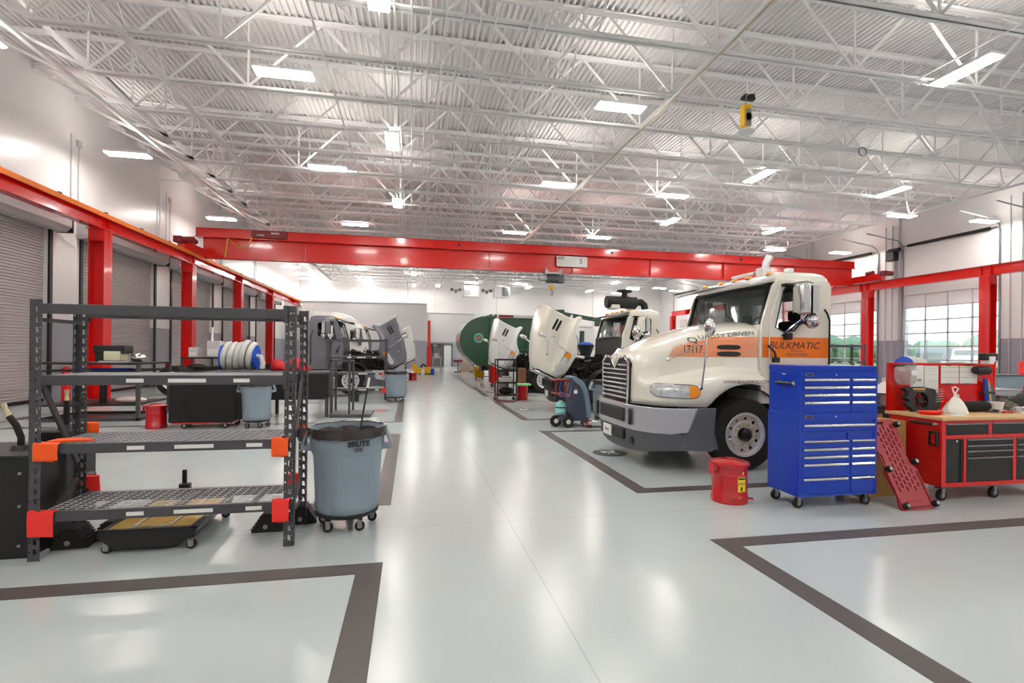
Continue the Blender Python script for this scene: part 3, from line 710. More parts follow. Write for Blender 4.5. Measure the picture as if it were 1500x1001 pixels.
# black waste oil cabinet at the left edge
t = thing('waste_oil_cabinet', 'black steel waste oil cabinet with two standing hoses at the left edge', 'cabinet', (-3.4, 4.48, 0))
MB().box(-.9, .555, 0, .62, .0, .765).build('body', M_black, t, bevel=.008)
MB().box(-.92, .565, -.01, .63, .765, .785).build('top', M_blackp, t, bevel=.004)
MB().box(.0, .3, .9, 1.3, .02, .84).box(.0, .3, .62, .9, .02, .3).build('rear_tank', M_black, t, bevel=.02)
MB().box(.3, .42, .9, 1.1, .01, .42).build('pump_housing', M_blackp, t, bevel=.03)
m = MB()
for (x, z) in ((.49,.1),(.49,.4),(.49,.65)): m.lathe([(.001,-.012),(.012,-.012),(.012,0),(.001,0)], (x, 0, z), 10, axis='y')
m.build('rivet', M_steel, t)
for x, y, z, lean in ((.33, .25, .785, -.06), (.22, .98, .84, .0)):
    MB().lathe([(.001,.04),(.05,.04),(.07,.0),(.001,.0)], (x, y, z), 14).build('flange', M_blackp, t)
    MB().tube([(x, y, z+.03), (x, y, z+.1), (x+lean*.6, y, z+.2), (x+lean*1.4, y, z+.27)], .024, 10).build('hose', M_rubber, t)
    MB().tube([(x+lean*1.4, y, z+.27), (x+lean*1.9, y, z+.34)], [.02,.014], 10).tube([(x+lean*1.9, y, z+.34), (x+lean*2.1, y, z+.37)], .02, 10).build('brass_fitting', mat('brass', 'cbbf98', .3, .7), t)
tag(MB().box(-.02, .25, 0, .015, -.0, .95).build('notice_board', M_sign, loc=(-7.0, 8.1, .55), rot=(0,0,0)), 'white sign board with blue lettering at the left picture edge', 'sign')
MB().box(-.1, .1, 0, .3, 0, .55)
text_obj('blue_lettering', 'C', .14, M_bluep, bpy.data.objects['notice_board'], (.17, -.003, .52), FRONT, ext=.001, bold=.006)
MB().box(.1, .14, .005, .03, -.55, .0).box(-.05, .28, -.12, .14, -.55, -.53).build('stand', M_ltgray, bpy.data.objects['notice_board'], smooth=0)

# ---------------------------------------------------------------- round bins on dollies
def make_bin(name, label, loc, s=1.0, logo=True, bag=True, rz=0, tilt=0):
    t = thing(name, label, 'trash can', loc, rz, None)
    z0 = .15*s; hgt = .735*s; r0 = .275*s; r1 = .322*s
    n = 48
    def ringr(r, z, rib):
        out = []
        for k in range(n):
            a = 2*PI*k/n
            q = (a + PI/8) % (PI/2)
            d = -.012*s*rib if PI/10 < q < PI/2-PI/9 else 0
            out.append(((r+d)*math.cos(a), (r+d)*math.sin(a), z))
        return out
    rings = [ringr(r0*.93, z0, 0), ringr(r0*.99, z0+.03*s, 0), ringr(r0*1.02, z0+.07*s, 0), ringr(r0*1.04, z0+.1*s, 1), ringr(r0+(r1-r0)*.6, z0+hgt*.68, 1), ringr(r0+(r1-r0)*.7, z0+hgt*.72, 0), ringr(r0+(r1-r0)*.78, z0+hgt*.74, 0), ringr(r1*.985, z0+hgt*.96, 0), ringr(r1*1.03, z0+hgt*.97, 0), ringr(r1*1.03, z0+hgt, 0), ringr(r1*.97, z0+hgt, 0), ringr(r0*.95, z0+.05*s, 0)]
    MB().loft(rings, cap=False).add(rings[0], [tuple(range(n))]).add(rings[-1], [tuple(range(n))]).build('can_body', M_brute, t)
    for sg in (-1, 1):
        x = sg*r1*.95
        MB().plate([(x, z0+hgt*.97), (x+sg*.035*s, z0+hgt*.98), (x+sg*.085*s, z0+hgt*.8), (x+sg*.08*s, z0+hgt*.74), (x-sg*.0, z0+hgt*.73)],
                   [[(x+sg*.012*s, z0+hgt*.92), (x+sg*.03*s, z0+hgt*.92), (x+sg*.06*s, z0+hgt*.8), (x+sg*.012*s, z0+hgt*.79)]], 'y', -.07*s, .07*s).build('handle', M_brute, t, bevel=.004)
    if bag:
        rg = random.Random(5); prof = [(r1*.3, z0+hgt*.35), (r1*.8, z0+hgt*.5), (r1*.90, z0+hgt*.85), (r1*1.0, z0+hgt*1.015), (r1*1.06, z0+hgt*1.02), (r1*1.075, z0+hgt*.97), (r1*1.05, z0+hgt*.905)]
        nn = 72; rings = []
        for i, (r, z) in enumerate(prof):
            rg_ = []
            for k in range(nn):
                a = 2*PI*k/nn; wv = math.sin(a*9+i)*.5+math.sin(a*17+2*i)*.5
                amp = (.018, .016, .006, .003, .006, .008, .008)[i]*s
                zz = z + (wv*.008*s if i == len(prof)-1 else wv*.003)
                rg_.append(((r+wv*amp)*math.cos(a), (r+wv*amp)*math.sin(a), zz))
            rings.append(rg_)
        b = MB().loft(rings, cap=False).build('bin_liner', M_bag, t, smooth=60); b['label'] = 'black plastic bin liner'
    d = MB().lathe([(.001, .115*s), (r0*.9, .115*s), (r0*1.0, .13*s), (r0*1.0, .15*s), (.001, .15*s)], (0,0,0), 28).build('dolly', M_blackp, t)
    for k in range(5):
        a = 2*PI*k/5+.3; caster(t, r0*.82*math.cos(a), r0*.82*math.sin(a), .042*s)
    if logo:
        text_obj('lettering', 'BRUTE', .062*s, M_ink, t, (.125*s, -r1*.955, z0+hgt*.855), (PI/2+.03, 0, .35), bold=.002, ext=.004)
        MB().box(-.035*s, .035*s, -.004, .004, -.016*s, .016*s).build('brand_plate', M_dkgray, t, loc=(.125*s, -r1*.925, z0+hgt*.785), rot=(0,0,.36))
    return t
make_bin('trash_can', 'large grey-blue round trash can with black liner beside the near rack', (-.575, 4.87, 0), 1.02)
make_bin('trash_can', 'grey-blue round trash can beside the black draped cart, seen through the rack', (-3.13, 11.2, 0), 1.04, logo=False).scale = (.9, .9, 1)
make_bin('trash_can', 'grey-blue round trash can at the aisle edge by the far rack', (-.50, 16.2, 0), 1.05, logo=False)
make_bin('trash_can', 'grey-blue trash can with red rag behind the white truck grille', (4.35, 10.75, 0), 1.1, logo=False)
t = tag(MB().cyl((-.56, 5.0, .35), (-.42, 5.25, 1.33), .009, n=8).build('broom_handle', M_black), 'thin black and white pole standing in the near trash can', 'pole')
MB().cyl((-.4338, 5.2255, 1.235), (-.4195, 5.251, 1.335), .0115, n=8).build('pole_tip', M_paper, t)

# ---------------------------------------------------------------- red oily waste cans
def make_waste(name, label, loc, s=1.0, rz=0, lab2=True, wide=1.0):
    t = thing(name, label, 'waste can', loc, rz); t.scale = (wide, wide, 1)
    MB().lathe([(.001, .0), (.215, .0), (.222, .01), (.215, .075), (.212, .08), (.216, .084), (.212, .09), (.212, .28), (.216, .285), (.212, .29), (.212, .385), (.001, .385)], (0,0,0), 36).xf(Matrix.Scale(s, 4)).build('can_body', M_canred, t)
    l = MB().lathe([(.001, .43), (.1, .428), (.2, .408), (.236, .4), (.24, .385), (.236, .37), (.225, .372)], (0,0,0), 36).xf(Matrix.Scale(s, 4)).build('lid', M_canred, t)
    MB().box(-.27, -.22, -.05, -.045, .33, .4).box(-.27, -.22, .045, .05, .33, .4).box(-.275, -.265, -.05, .05, .29, .4).xf(Matrix.Scale(s, 4)).build('lid_lever', M_canred, l, smooth=0)
    MB().box(.2, .28, -.03, .03, .04, .052).box(.2, .215, -.03, .03, .04, .09).xf(Matrix.Rotation(-.75, 4, 'Z') @ Matrix.Scale(s, 4)).build('foot_pedal', M_canred, t, smooth=0)
    for a in (-1.7, -2.05, -.4, .4, 1.6, 2.6): MB().lathe([(.001,-.002),(.011,-.002),(.011,.002),(.001,.002)], (0,0,0), 10, axis='x').xf(Matrix.Scale(s, 4) @ Matrix.Rotation(a, 4, 'Z') @ Matrix.Translation((.2175, 0, .045))).build('vent_hole', M_ink, t)
    if lab2:
        m = MB(); rr = .2135*s
        def strip(a0, a1, z0, z1, m_, nm, r_=rr):
            pts = [(r_*math.cos(a), r_*math.sin(a)) for a in [a0+(a1-a0)*k/8 for k in range(9)]]
            return MB().loft([[(x, y, z0*s) for x, y in pts], [(x, y, z1*s) for x, y in pts]], closed=False).build(nm, m_, t)
        y_ = strip(-1.80, -1.25, .13, .275, M_ylabel, 'warning_label'); y_['label'] = 'yellow warning label'
        strip(-1.77, -1.28, .25, .268, M_ink, 'label_print', rr+.001); strip(-1.62, -1.5, .14, .18, M_ink, 'label_print', rr+.001); strip(-1.77, -1.28, .215, .22, M_ink, 'label_print', rr+.001); strip(-1.77, -1.28, .2, .204, M_ink, 'label_print', rr+.001)
        strip(-1.5, -1.38, .3, .325, M_ylabel, 'small_sticker')
    return t
make_waste('oily_waste_can', 'round red oily waste can with yellow label beside the blue tool chest', (3.44, 4.97, 0), 1.08, rz=.1, wide=.8)
make_waste('oily_waste_can', 'round red waste can on the floor left of the black draped cart', (-5.02, 11.3, 0), 1.15, lab2=False, wide=.74)
make_waste('oily_waste_can', 'small red waste can behind the far trash can at the aisle', (.05, 27.5, 0), 1.0, lab2=False)

# ---------------------------------------------------------------- blue tool chest
BX, BY = 3.945, 4.54
t = thing('tool_chest', 'tall glossy blue rolling tool chest with chrome drawer pulls', 'tool chest', (BX, BY, 0))
BW, BD = .965, .47
MB().box(0, BW, .012, BD, .13, .985).build('roller_cabinet', M_blue, t, bevel=.004)
MB().box(.004, BW-.01, .012, BD-.01, .985, 1.44).build('top_chest', M_blue, t, bevel=.004)
MB().box(0, BW-.006, .004, BD-.006, 1.44, 1.5).build('lid', M_blue, t, bevel=.006)
def fr(x0, x1, z0, z1): MB().box(x0, x1, 0, .012, z0, z1).build('front_frame', M_blue, t, smooth=0)
m = MB().plate(rect(0, BW-.006, .13, 1.44), [rect(.035,.595,1.005,1.37), rect(.625,BW-.04,1.005,1.37), rect(.035,BW-.04,.81,.93), rect(.035,.595,.155,.79), rect(.625,BW-.04,.155,.79)], 'y', 0, .012)
m.build('front_frame', M_blue, t, smooth=0)
def drawer(x0, x1, z0, z1):
    d_ = MB().box(x0, x1, -.003, .012, z0, z1).build('drawer', M_blue, t, bevel=.002, seg=1)
    MB().prism([(-.003, z1-.002), (-.018, z1+.0), (-.022, z1-.012), (-.018, z1-.024), (-.003, z1-.026)], 'x', x0+.006, x1-.006).build('drawer_pull', M_chrome, d_)
for x0, x1 in ((.038, .592), (.628, BW-.043)):
    for z0, z1 in ((1.29,1.365), (1.21,1.283), (1.13,1.203), (1.01,1.123)): drawer(x0, x1, z0, z1)
    for z0, z1 in ((.64,.717), (.56,.635), (.48,.555), (.33,.475), (.16,.325)): drawer(x0, x1, z0, z1)
drawer(.038, BW-.043, .815, .885)
for z in (1.405, .965):
    MB().box(.07, .16, -.004, 0, z-.014, z+.014).build('badge', M_steel, t, smooth=0)
    MB().box(.078, .152, -.0055, -.004, z-.009, z+.009).build('badge_print', M_ink, t, smooth=0)
    MB().lathe([(.001,-.006),(.012,-.006),(.012,0),(.001,0)], (.44, 0, z), 14, axis='y').build('lock', M_chrome, t)
h_ = MB().tube([(-.04, .09, 1.31), (-.04, .30, 1.31)], .014, 10).build('side_handle', M_black, t)
for y in (.1, .3): MB().tube([(0, y, 1.31), (-.045, y, 1.31)], .014, 10).lathe([(.001,-.003),(.028,-.003),(.03,0)], (0, y, 1.31), 12, axis='x').build('handle_mount', M_chrome, h_)
MB().box(-.003, 0, .2, .25, 1.4, 1.41).build('white_sticker', M_paper, t, smooth=0)
for (y, z) in ((.05,.87),(.05,.82),(.42,.93),(.42,.87)): MB().lathe([(.001,-.003),(.006,-.003),(.006,0)], (0, y, z), 8, axis='x').build('screw', M_chrome, t)
for (x, y) in ((.05,.07), (BW-.08,.07), (.05,BD-.07), (BW-.08,BD-.07)): caster(t, x, y, .052)

# cardboard box and creeper
t = thing('cardboard_box', 'tall brown cardboard box standing between tool chest and workbench', 'box', (5.0, 4.83, 0))
MB().box(0, .62, 0, .3, 0, .86).build('carton', M_card, t, bevel=.004)
MB().box(-.0, .62, .3, .31, .86, .9).box(0, .012, 0, .3, .86, .9).build('flap', M_card, t, smooth=0)
def creeper():
    t = thing('mechanic_creeper', 'maroon plastic mechanic creeper leaning upright against the cardboard box', 'creeper', (5.22, 4.33, .0))
    L = 1.0; a = math.atan2(.46, .86)
    M_ = Matrix.Rotation(-.03, 4, 'Y') @ Matrix.Rotation(-a, 4, 'X')
    out = [(-.2,.0),(.2,.0),(.215,.03),(.215,.1),(.19,.16),(.2,.25),(.215,.42),(.16,.5),(.155,.58),(.2,.72),(.21,.97),(.19,1.0),(-.19,1.0),(-.21,.97),(-.2,.72),(-.155,.58),(-.16,.5),(-.215,.42),(-.2,.25),(-.19,.16),(-.215,.1),(-.215,.03)]
    holes = [rect(-.05,.05,.945,.975)]
    for i in range(10):
        for j in range(6):
            x = -.125+j*.05; z = .2+i*.072+(.036 if j % 2 else 0)
            if abs(x) > .11 and .42 < z < .66: continue
            if i > 6 and j < 1: continue
            holes.append(rect(x-.008, x+.008, z, z+.05))
    MB().plate(out, holes, 'y', 0, .02).xf(M_).build('board', M_creep, t)
    MB().box(-.13,.15,-.025,0,.03,.1).xf(M_).build('headrest', M_creep, t, bevel=.01)
    MB().box(-.2,-.185,-.012,.0,.06,.96).box(.185,.2,-.012,0,.06,.4).xf(M_).build('edge_rib', M_creep, t, bevel=.004)
    for (x, z) in ((-.17,.93),(.2,.93),(-.17,.44),(.2,.5),(-.16,.05),(.21,.05)):
        c = MB().lathe([(.001,-.05),(.03,-.05),(.034,-.03),(.034,0),(.001,0)], (x, 0, z), 14, axis='y').xf(M_).build('caster', M_rubber, t)
        MB().lathe([(.001,-.058),(.018,-.056),(.02,-.045)], (x, 0, z), 12, axis='y').xf(M_).build('caster_cap', M_steel, c)
creeper()
# ---------------------------------------------------------------- workbench with pegboard
WX, WY = 5.71, 4.5; WW, WD = 1.64, .62
t = thing('workbench', 'red rolling workbench with black drawers, maple top and red pegboard', 'workbench', (WX, WY, 0))
MB().box(0, WW, .02, WD, .17, .905).build('cabinet_body', M_mred, t, bevel=.003)
MB().box(-.015, WW+.01, -.02, WD+.05, .905, .94).build('worktop', M_wood, t, bevel=.004)
m = MB().plate(rect(0, WW, .17, .905), [rect(.055,.645,.742,.875), rect(.69,WW-.05,.742,.875), rect(.055,.30,.215,.70), rect(.335,.995,.215,.70), rect(1.04,WW-.05,.215,.70)], 'y', 0, .02)
m.build('front_frame', M_mred, t, smooth=0)
def bdr(x0, x1, z0, z1, pull=True):
    d_ = MB().box(x0, x1, .004, .02, z0, z1).build('drawer', M_blackp, t, bevel=.002, seg=1)
    if pull: MB().prism([(.004, z1), (-.008, z1-.002), (-.01, z1-.014), (.0, z1-.018)], 'x', x0+.004, x1-.004).build('drawer_pull', M_steel if pull == 2 else M_black, d_)
bdr(.06,.64,.746,.872, 2); bdr(.695,WW-.055,.746,.872, 2)
for z0, z1 in ((.218,.49),(.495,.565),(.57,.625),(.63,.695)):
    bdr(.34,.99,z0,z1,2); bdr(1.045,WW-.055,z0,z1,2)
d_ = MB().box(.06,.295,.004,.02,.218,.695).build('cupboard_door', M_blackp, t, bevel=.003, seg=1)
MB().box(.255,.262,-.002,.004,.22,.69).build('door_edge', M_black, d_, smooth=0)
MB().lathe([(.001,-.004),(.012,-.004),(.012,.004)], (.2,0,.675), 12, axis='y').build('door_lock', M_chrome, d_)
for z in (.89, .72): MB().lathe([(.001,-.004),(.009,-.004),(.009,0)], (.667,0,z), 10, axis='y').build('frame_bolt', M_chrome, t)
h_ = MB().tube([(-.05,.06,.86),(-.05,.32,.86)], .016, 10).build('push_handle', M_black, t)
MB().box(-.05,0,.29,.34,.85,.87).box(-.05,0,.05,.09,.85,.87).build('handle_arm', M_ltgray, h_, smooth=0)
MB().box(-.03,0,.03,.13,.62,.78).build('power_outlet', M_blackp, t, bevel=.008)
MB().box(-.036,-.03,.05,.09,.64,.75).build('outlet_face', M_canred, t, bevel=.003)
for (x, y) in ((.1,.08),(.83,.08),(WW-.1,.08),(.1,WD-.08),(WW-.1,WD-.08)): caster(t, x, y, .062)
MB().box(-.02,.05,-.01,.06,.16,.172).build('brake_bracket', M_black, t, smooth=0)
# pegboard
holes = []
PY = WD+.02
for i in range(62):
    for j in range(20):
        x = .03+i*.0254; z = .99+j*.0254
        if x < WW-.05: holes.append(rect(x, x+.008, z, z+.008))
MB().plate(rect(0, WW, .94, 1.515), holes, 'y', PY, PY+.006).build('pegboard', M_red, t, smooth=0)
MB().box(0,.03,PY-.006,PY+.03,.94,1.52).box(WW-.03,WW,PY-.006,PY+.03,.94,1.52).box(0,WW,PY-.004,PY+.03,1.51,1.525).build('pegboard_frame', M_red, t, smooth=0)
PYW = WY+PY
def P2(x0, x1, z0, z1, dy, m_, nm, lab, cat, group=None):
    return tag(MB().box(x0, x1, PYW-dy-.002, PYW-dy, z0, z1).build(nm, m_, smooth=0), lab, cat, group)
M_print = mat('grey_print', '9a9a9c', .7)
def prints(o, rows):
    m = MB()
    for (x0, x1, z0, z1) in rows: m.box(x0, x1, PYW-.017, PYW-.016, z0, z1)
    m.build('printing', M_print, o, smooth=0)
o = P2(6.02, 6.22, 1.205, 1.495, .012, M_paper, 'paper_sheet', 'white instruction sheet on the pegboard beside the face shield', 'paper', 'papers on the pegboard'); prints(o, [(6.05,6.1,1.3,1.33),(6.12,6.18,1.3,1.33),(6.05,6.1,1.36,1.39),(6.12,6.18,1.37,1.39)])
o = P2(6.23, 6.44, 1.15, 1.49, .012, M_paper, 'paper_sheet', 'longest white sheet on the pegboard, left of the two yellow-lined forms', 'paper', 'papers on the pegboard'); prints(o, [(6.25,6.42,1.46,1.463),(6.25,6.42,1.43,1.433),(6.28,6.40,1.38,1.383),(6.28,6.40,1.3,1.303)])
M_yl = mat('pale_yellow_line', 'd8c88a', .7)
for k, (x0, lab) in enumerate(((6.48, 'left one of two clipped forms with yellow lines on the pegboard'), (6.77, 'right one of two clipped forms with yellow lines on the pegboard'))):
    o = P2(x0, x0+.275, 1.27, 1.495, .012, M_paper, 'clipped_form', lab, 'paper', 'clipped forms on the pegboard')
    m = MB()
    for z in (1.47, 1.41, 1.34): m.box(x0+.005, x0+.27, PYW-.017, PYW-.016, z, z+.008)
    m.build('yellow_line', M_yl, o, smooth=0)
    MB().box(x0+.09, x0+.15, PYW-.02, PYW, 1.492, 1.506).build('clip', M_black, o, smooth=0); MB().box(x0+.09, x0+.15, PYW-.02, PYW, 1.258, 1.272).build('clip', M_black, o, smooth=0)
# face shield hanging on the pegboard
t = thing('face_shield', 'clear face shield with black headband hanging on the pegboard corner', 'face shield', (5.86, PYW-.09, 1.38))
MB().tube([(-.13,.05,.1),(-.12,-.02,.12),(0,-.08,.13),(.12,-.02,.12),(.13,.05,.1),(0,.08,.1)], .012, 6, closed=True).build('headband', M_black, t)
pts = [(.13*math.cos(a), -.12*math.sin(a)+.03) for a in [PI*k/10 for k in range(11)]]
MB().loft([[(x*k_, y*k_*1.1, z_) for x, y in pts] for k_, z_ in ((.75,.13),(.93,.1),(1.0,.03),(.98,-.04),(.85,-.09),(.6,-.12))], closed=False).build('visor', mat('clear_visor', 'b9bdbc', .08, alpha=.6, coat=.5), t)
MB().box(-.06,.07,-.13,-.125,.0,.06).build('white_sticker', M_paper, t, smooth=0)
# black fan unit leaning on the bench
t = thing('fan_shroud', 'black radiator fan module leaning on the pegboard', 'fan module', (6.02, WY+.50, .94))
L_ = Matrix.Rotation(-.12, 4, 'X')
MB().plate([(-.15,.03),(-.12,.0),(.2,.0),(.26,.04),(.29,.12),(.25,.2),(.22,.27),(.03,.3),(-.2,.3),(-.22,.28),(-.2,.25),(-.17,.24),(-.18,.2),(-.22,.19),(-.22,.16),(-.17,.14),(-.18,.11),(-.22,.1),(-.21,.07),(-.17,.06)], [[(.0+.1*math.cos(a), .135+.1*math.sin(a)) for a in [2*PI*k/20 for k in range(20)]]], 'y', -.03, .03).xf(L_).build('shroud', M_blackp, t, bevel=.004)
m = MB()
for k in range(7):
    a = 2*PI*k/7+.2; m.box(.02,.1,-.012,.0,-.008,.008, Matrix.Translation((0,0,.135)) @ Matrix.Rotation(a, 4, 'Y'))
m.cyl((0,-.02,.135),(0,.02,.135),.028,n=14).xf(L_).build('fan_blade', M_black, t)
MB().box(-.11,.07,-.034,-.03,.235,.285).xf(L_).build('warning_sticker', M_dkgray, t, smooth=0); MB().box(-.11,.07,-.037,-.034,.265,.28).xf(L_).build('yellow_stripe', mat('amber_sticker','e0a020',.5), t, smooth=0)
m = MB()
for k in range(6): m.tube([(.2,-.02,.12+k*.028),(.28,-.05,.13+k*.03)], .006, 5)
m.build('coil', M_steel, t)
tag(MB().sphere((0,0,.05), .05, 14, 10).build('clear_jar', mat('clear_plastic_jar','d8d2c4',.15,alpha=.6), loc=(6.38, WY+.42, .94)), 'small clear plastic jar between the fan module and the white bag', 'jar')
# tray
t = MB().lathe([(.001,.0),(.1,.0),(.13,.035),(.125,.037),(.096,.006),(.001,.006)], (0,0,0), 28).xf(Matrix.Diagonal((1.15,.8,1,1))).build('parts_tray', mat('bright_red_plastic','f0180c',.35), loc=(5.87, WY+.26, .94)); tag(t, 'bright red shallow tray at the left corner of the worktop', 'tray')
tag(MB().box(0,.21,0,.14,0,.002).build('paper_sheet', M_paper, loc=(6.0, WY+.08, .941)), 'white paper lying flat on the worktop in front of the white bag', 'paper')
# tied white plastic bag
t = thing('plastic_bag', 'white translucent tied plastic bag standing on the worktop', 'bag', (6.24, WY+.27, .942))
rg = random.Random(9); rings = []
for i, (r, z) in enumerate(((.001,.002),(.14,.003),(.145,.02),(.12,.07),(.085,.13),(.045,.175),(.016,.205),(.02,.215),(.01,.222))):
    rings.append([((r+(.012*math.sin(5*a+i)+rg.uniform(-.004,.004))*(r>.03))*math.cos(a), (r*.75)*math.sin(a), z+.006*math.sin(3*a+i)*(.01<z<.18)) for a in [2*PI*k/28 for k in range(28)]])
MB().loft(rings).build('bag_body', M_bag2, t, smooth=70)
MB().tube([(0,0,.212),(-.03,0,.26),(-.045,.0,.305),(-.0,.0,.31),(.045,0,.29),(.01,0,.25),(0,0,.212)], .008, 6).tube([(0,0,.212),(.04,0,.22),(.055,0,.205),(.03,.0,.19)], .008, 6).build('tie_loop', M_bag2, t)
# black padded case, white cup, clamp bar, red snips, blue tool
t = thing('soft_case', 'black cylindrical padded case lying on the worktop', 'case', (6.72, WY+.42, .945))
MB().lathe([(.001,-.2),(.05,-.2),(.062,-.17),(.065,.0),(.062,.17),(.05,.2),(.001,.2)], (0,0,.062), 18, axis='x').build('case_body', M_fabric, t)
MB().tube([(.1,-.07,.02),(.0,-.12,.012),(.15,-.15,.012),(.25,-.1,.012),(.2,-.06,.02)], .01, 6).build('strap', M_black, t)
t = tag(MB().lathe([(.001,0),(.07,0),(.09,.11),(.096,.115),(.088,.112),(.066,.006),(.001,.006)], (0,0,0), 24).build('plastic_cup', mat('milky_plastic','ece6e6',.4), loc=(7.03, WY+.42, .94)), 'white plastic measuring cup on the worktop right of the black case', 'cup')
t = thing('bar_clamp', 'long steel bar clamp with blue grip at the right end of the worktop', 'clamp', (7.08, WY+.25, .945))
MB().box(-.05,.36,-.012,.012,.035,.05).build('bar', M_steel, t, smooth=0)
MB().box(.02,.1,-.02,.02,.0,.07).box(.15,.24,-.025,.025,.02,.07).build('jaw', M_alu, t, bevel=.006)
MB().box(.24,.42,-.03,.03,.01,.11).box(.26,.33,-.03,.03,.08,.17).build('grip', M_bluep, t, bevel=.015)
t = tag(MB().tube([(0,0,.012),(.06,.02,.02),(.12,0,.015)], .014, 7).tube([(.02,.04,.012),(.08,.03,.02),(.13,.05,.012)], .012, 7).build('red_snips', M_canred, loc=(6.9, WY+.22, .94)), 'red handled snips on the worktop in front of the plastic cup', 'snips')
t = tag(MB().box(0,.12,0,.05,0,.025).build('small_white_box', M_paper, loc=(7.1, WY+.14, .94)), 'small white box in front of the bar clamp', 'box')
# power tool holders at the right end of the pegboard
t = thing('cordless_charger', 'dark battery charger clipped on top of the pegboard by the red column', 'charger', (7.13, PYW-.07, 1.525))
MB().box(-.09,.1,-.05,.05,.04,.13).build('charger_body', M_blackp, t, bevel=.01); MB().box(-.05,.05,-.054,-.05,.02,.09).box(-.06,.05,-.04,.04,-.005,.05).build('charger_label', M_paper, t, bevel=.004)
t = thing('work_light', 'black work light with red top clipped to the pegboard', 'work light', (7.03, PYW-.07, 1.40))
MB().lathe([(.001,-.1),(.045,-.1),(.055,-.05),(.055,.1),(.04,.12),(.001,.12)], (0,0,.04), 16, axis='x').build('lamp_body', M_blackp, t); MB().box(-.06,.06,-.04,.04,.085,.11).build('lamp_top', M_redcl, t, bevel=.01)
t = thing('tool_bundle', 'bundle of blue, yellow and green screwdrivers hanging from the pegboard edge', 'tools', (7.16, PYW-.05, 1.0))
for k, (c_, x) in enumerate(((M_bluep,-.05),(M_bluep,-.02),(M_yellow,.005),(M_slate2,.03),(mat('green_grip','1f6a4a',.4),.055))):
    MB().tube([(x+.04,0,-.03+.02*k),(x,0,.34-.02*k)], [.016,.012], 8).build('screwdriver', c_, t)
MB().box(-.09,.1,-.02,.03,.14,.17).build('tool_holder', M_black, t, bevel=.005)
# tyre, tote and tray behind the bench
t = thing('truck_tyre', 'left one of two worn truck tyres standing behind the workbench', 'tyre', (7.75, 5.76, .0))
MB().lathe([(.30,-.12),(.44,-.145),(.5,-.12),(.52,-.06),(.525,0),(.52,.06),(.5,.12),(.44,.145),(.30,.12),(.3,-.12)], (0,0,.525), 48, axis='x').build('tyre_carcass', mat('worn_tread','75695a',.8,noise=.3,bump=.3), t)
m = MB()
for k in range(56):
    a = 2*PI*k/56
    for y, off in ((-.09,0),(-.03,.5),(.03,0),(.09,.5)):
        m.box(y-.024,y+.024,-.022,.022,.515,.53, Matrix.Translation((0,0,.525)) @ Matrix.Rotation(a+off*.11, 4, 'X'))
m.build('tread_block', mat('worn_tread','75695a'), t, smooth=0)
tree_copy(bpy.data.objects['truck_tyre'], (8.07, 5.76, 0), 0, 'right one of two worn truck tyres standing behind the workbench')
t = thing('storage_tote', 'grey-blue plastic storage tote behind the workbench beside the red bollard', 'tote', (13.3, 9.3, 0))
MB().loft([[(-.42,-.25,.75),(.42,-.25,.75),(.42,.25,.75),(-.42,.25,.75)],[(-.47,-.3,1.17),(.47,-.3,1.17),(.47,.3,1.17),(-.47,.3,1.17)]]).build('tote_body', M_brute, t, bevel=.02)
MB().box(-.51,.51,-.33,.33,1.17,1.2).build('tote_lid', M_dkgray, t, bevel=.01)
MB().box(-.5,.5,-.35,.35,.0,.03).box(-.48,-.42,-.33,-.27,0,.75).box(.42,.48,-.33,-.27,0,.75).box(-.48,-.42,.27,.33,0,.75).box(.42,.48,.27,.33,0,.75).box(-.5,.5,-.35,.35,.7,.75).build('cart_frame', M_dkgray, t, smooth=0)
t = thing('plastic_tray', 'light grey plastic tray lying on top of the truck tyres', 'tray', (8.0, 5.76, 1.055))
MB().loft([[(-.38,-.16,0),(.38,-.16,0),(.38,.16,0),(-.38,.16,0)],[(-.42,-.2,.09),(.42,-.2,.09),(.42,.2,.09),(-.42,.2,.09)]]).build('tray_body', M_silver, t, bevel=.015); MB().box(-.44,.44,-.22,.22,.09,.1).build('tray_rim', M_silver, t)
t = thing('wall_outlet', 'round grey electrical outlet box on the right wall', 'outlet', (XR-.08, 16.0, 2.0))
MB().lathe([(.001,-.14),(.12,-.14),(.16,-.06),(.16,.06)], (0,0,0), 18, axis='x').box(-.05,.08,-.13,.13,-.8,-.5).cyl((.04,0,-.5),(.04,0,-.1),.03,n=8).build('outlet_box', M_ltgray, t)
t = thing('hose_reel', 'white drum hose reel with blue hub standing behind the pegboard', 'hose reel', (11.6, 10.0, 0))
MB().lathe([(.25,-.05),(.27,.0),(.25,.05),(.27,.1),(.25,.15),(.27,.2),(.25,.25),(.25,.4),(.001,.4),(.001,-.05)], (0,0,1.32), 28, axis='x').build('hose_coil', M_hosew, t)
MB().lathe([(.001,-.09),(.1,-.09),(.27,-.06),(.27,-.04),(.001,-.04)], (0,0,1.32), 28, axis='x').build('reel_hub', M_bluep, t)
MB().box(-.05,.4,-.25,-.2,0,1.1).box(-.05,.4,.2,.25,0,1.1).box(-.05,.4,-.25,.25,1.05,1.1).build('stand', M_dkgray, t, smooth=0)
make_rack('storage_rack', 'distant grey rack behind the truck, seen above the blue tool chest', (13.1, 14.3, 0))
t = thing('bottle_rack', 'dark shelf with funnels and bottles in the gap between chest and pegboard', 'shelf', (6.12, 5.62, 0))
MB().box(-.25,.25,-.2,.2,.93,.96).box(-.25,.25,-.2,.2,.4,.43).box(-.25,-.22,-.2,.2,0,.95).box(.22,.25,-.2,.2,0,.95).build('shelf_frame', M_dkgray, t, smooth=0)
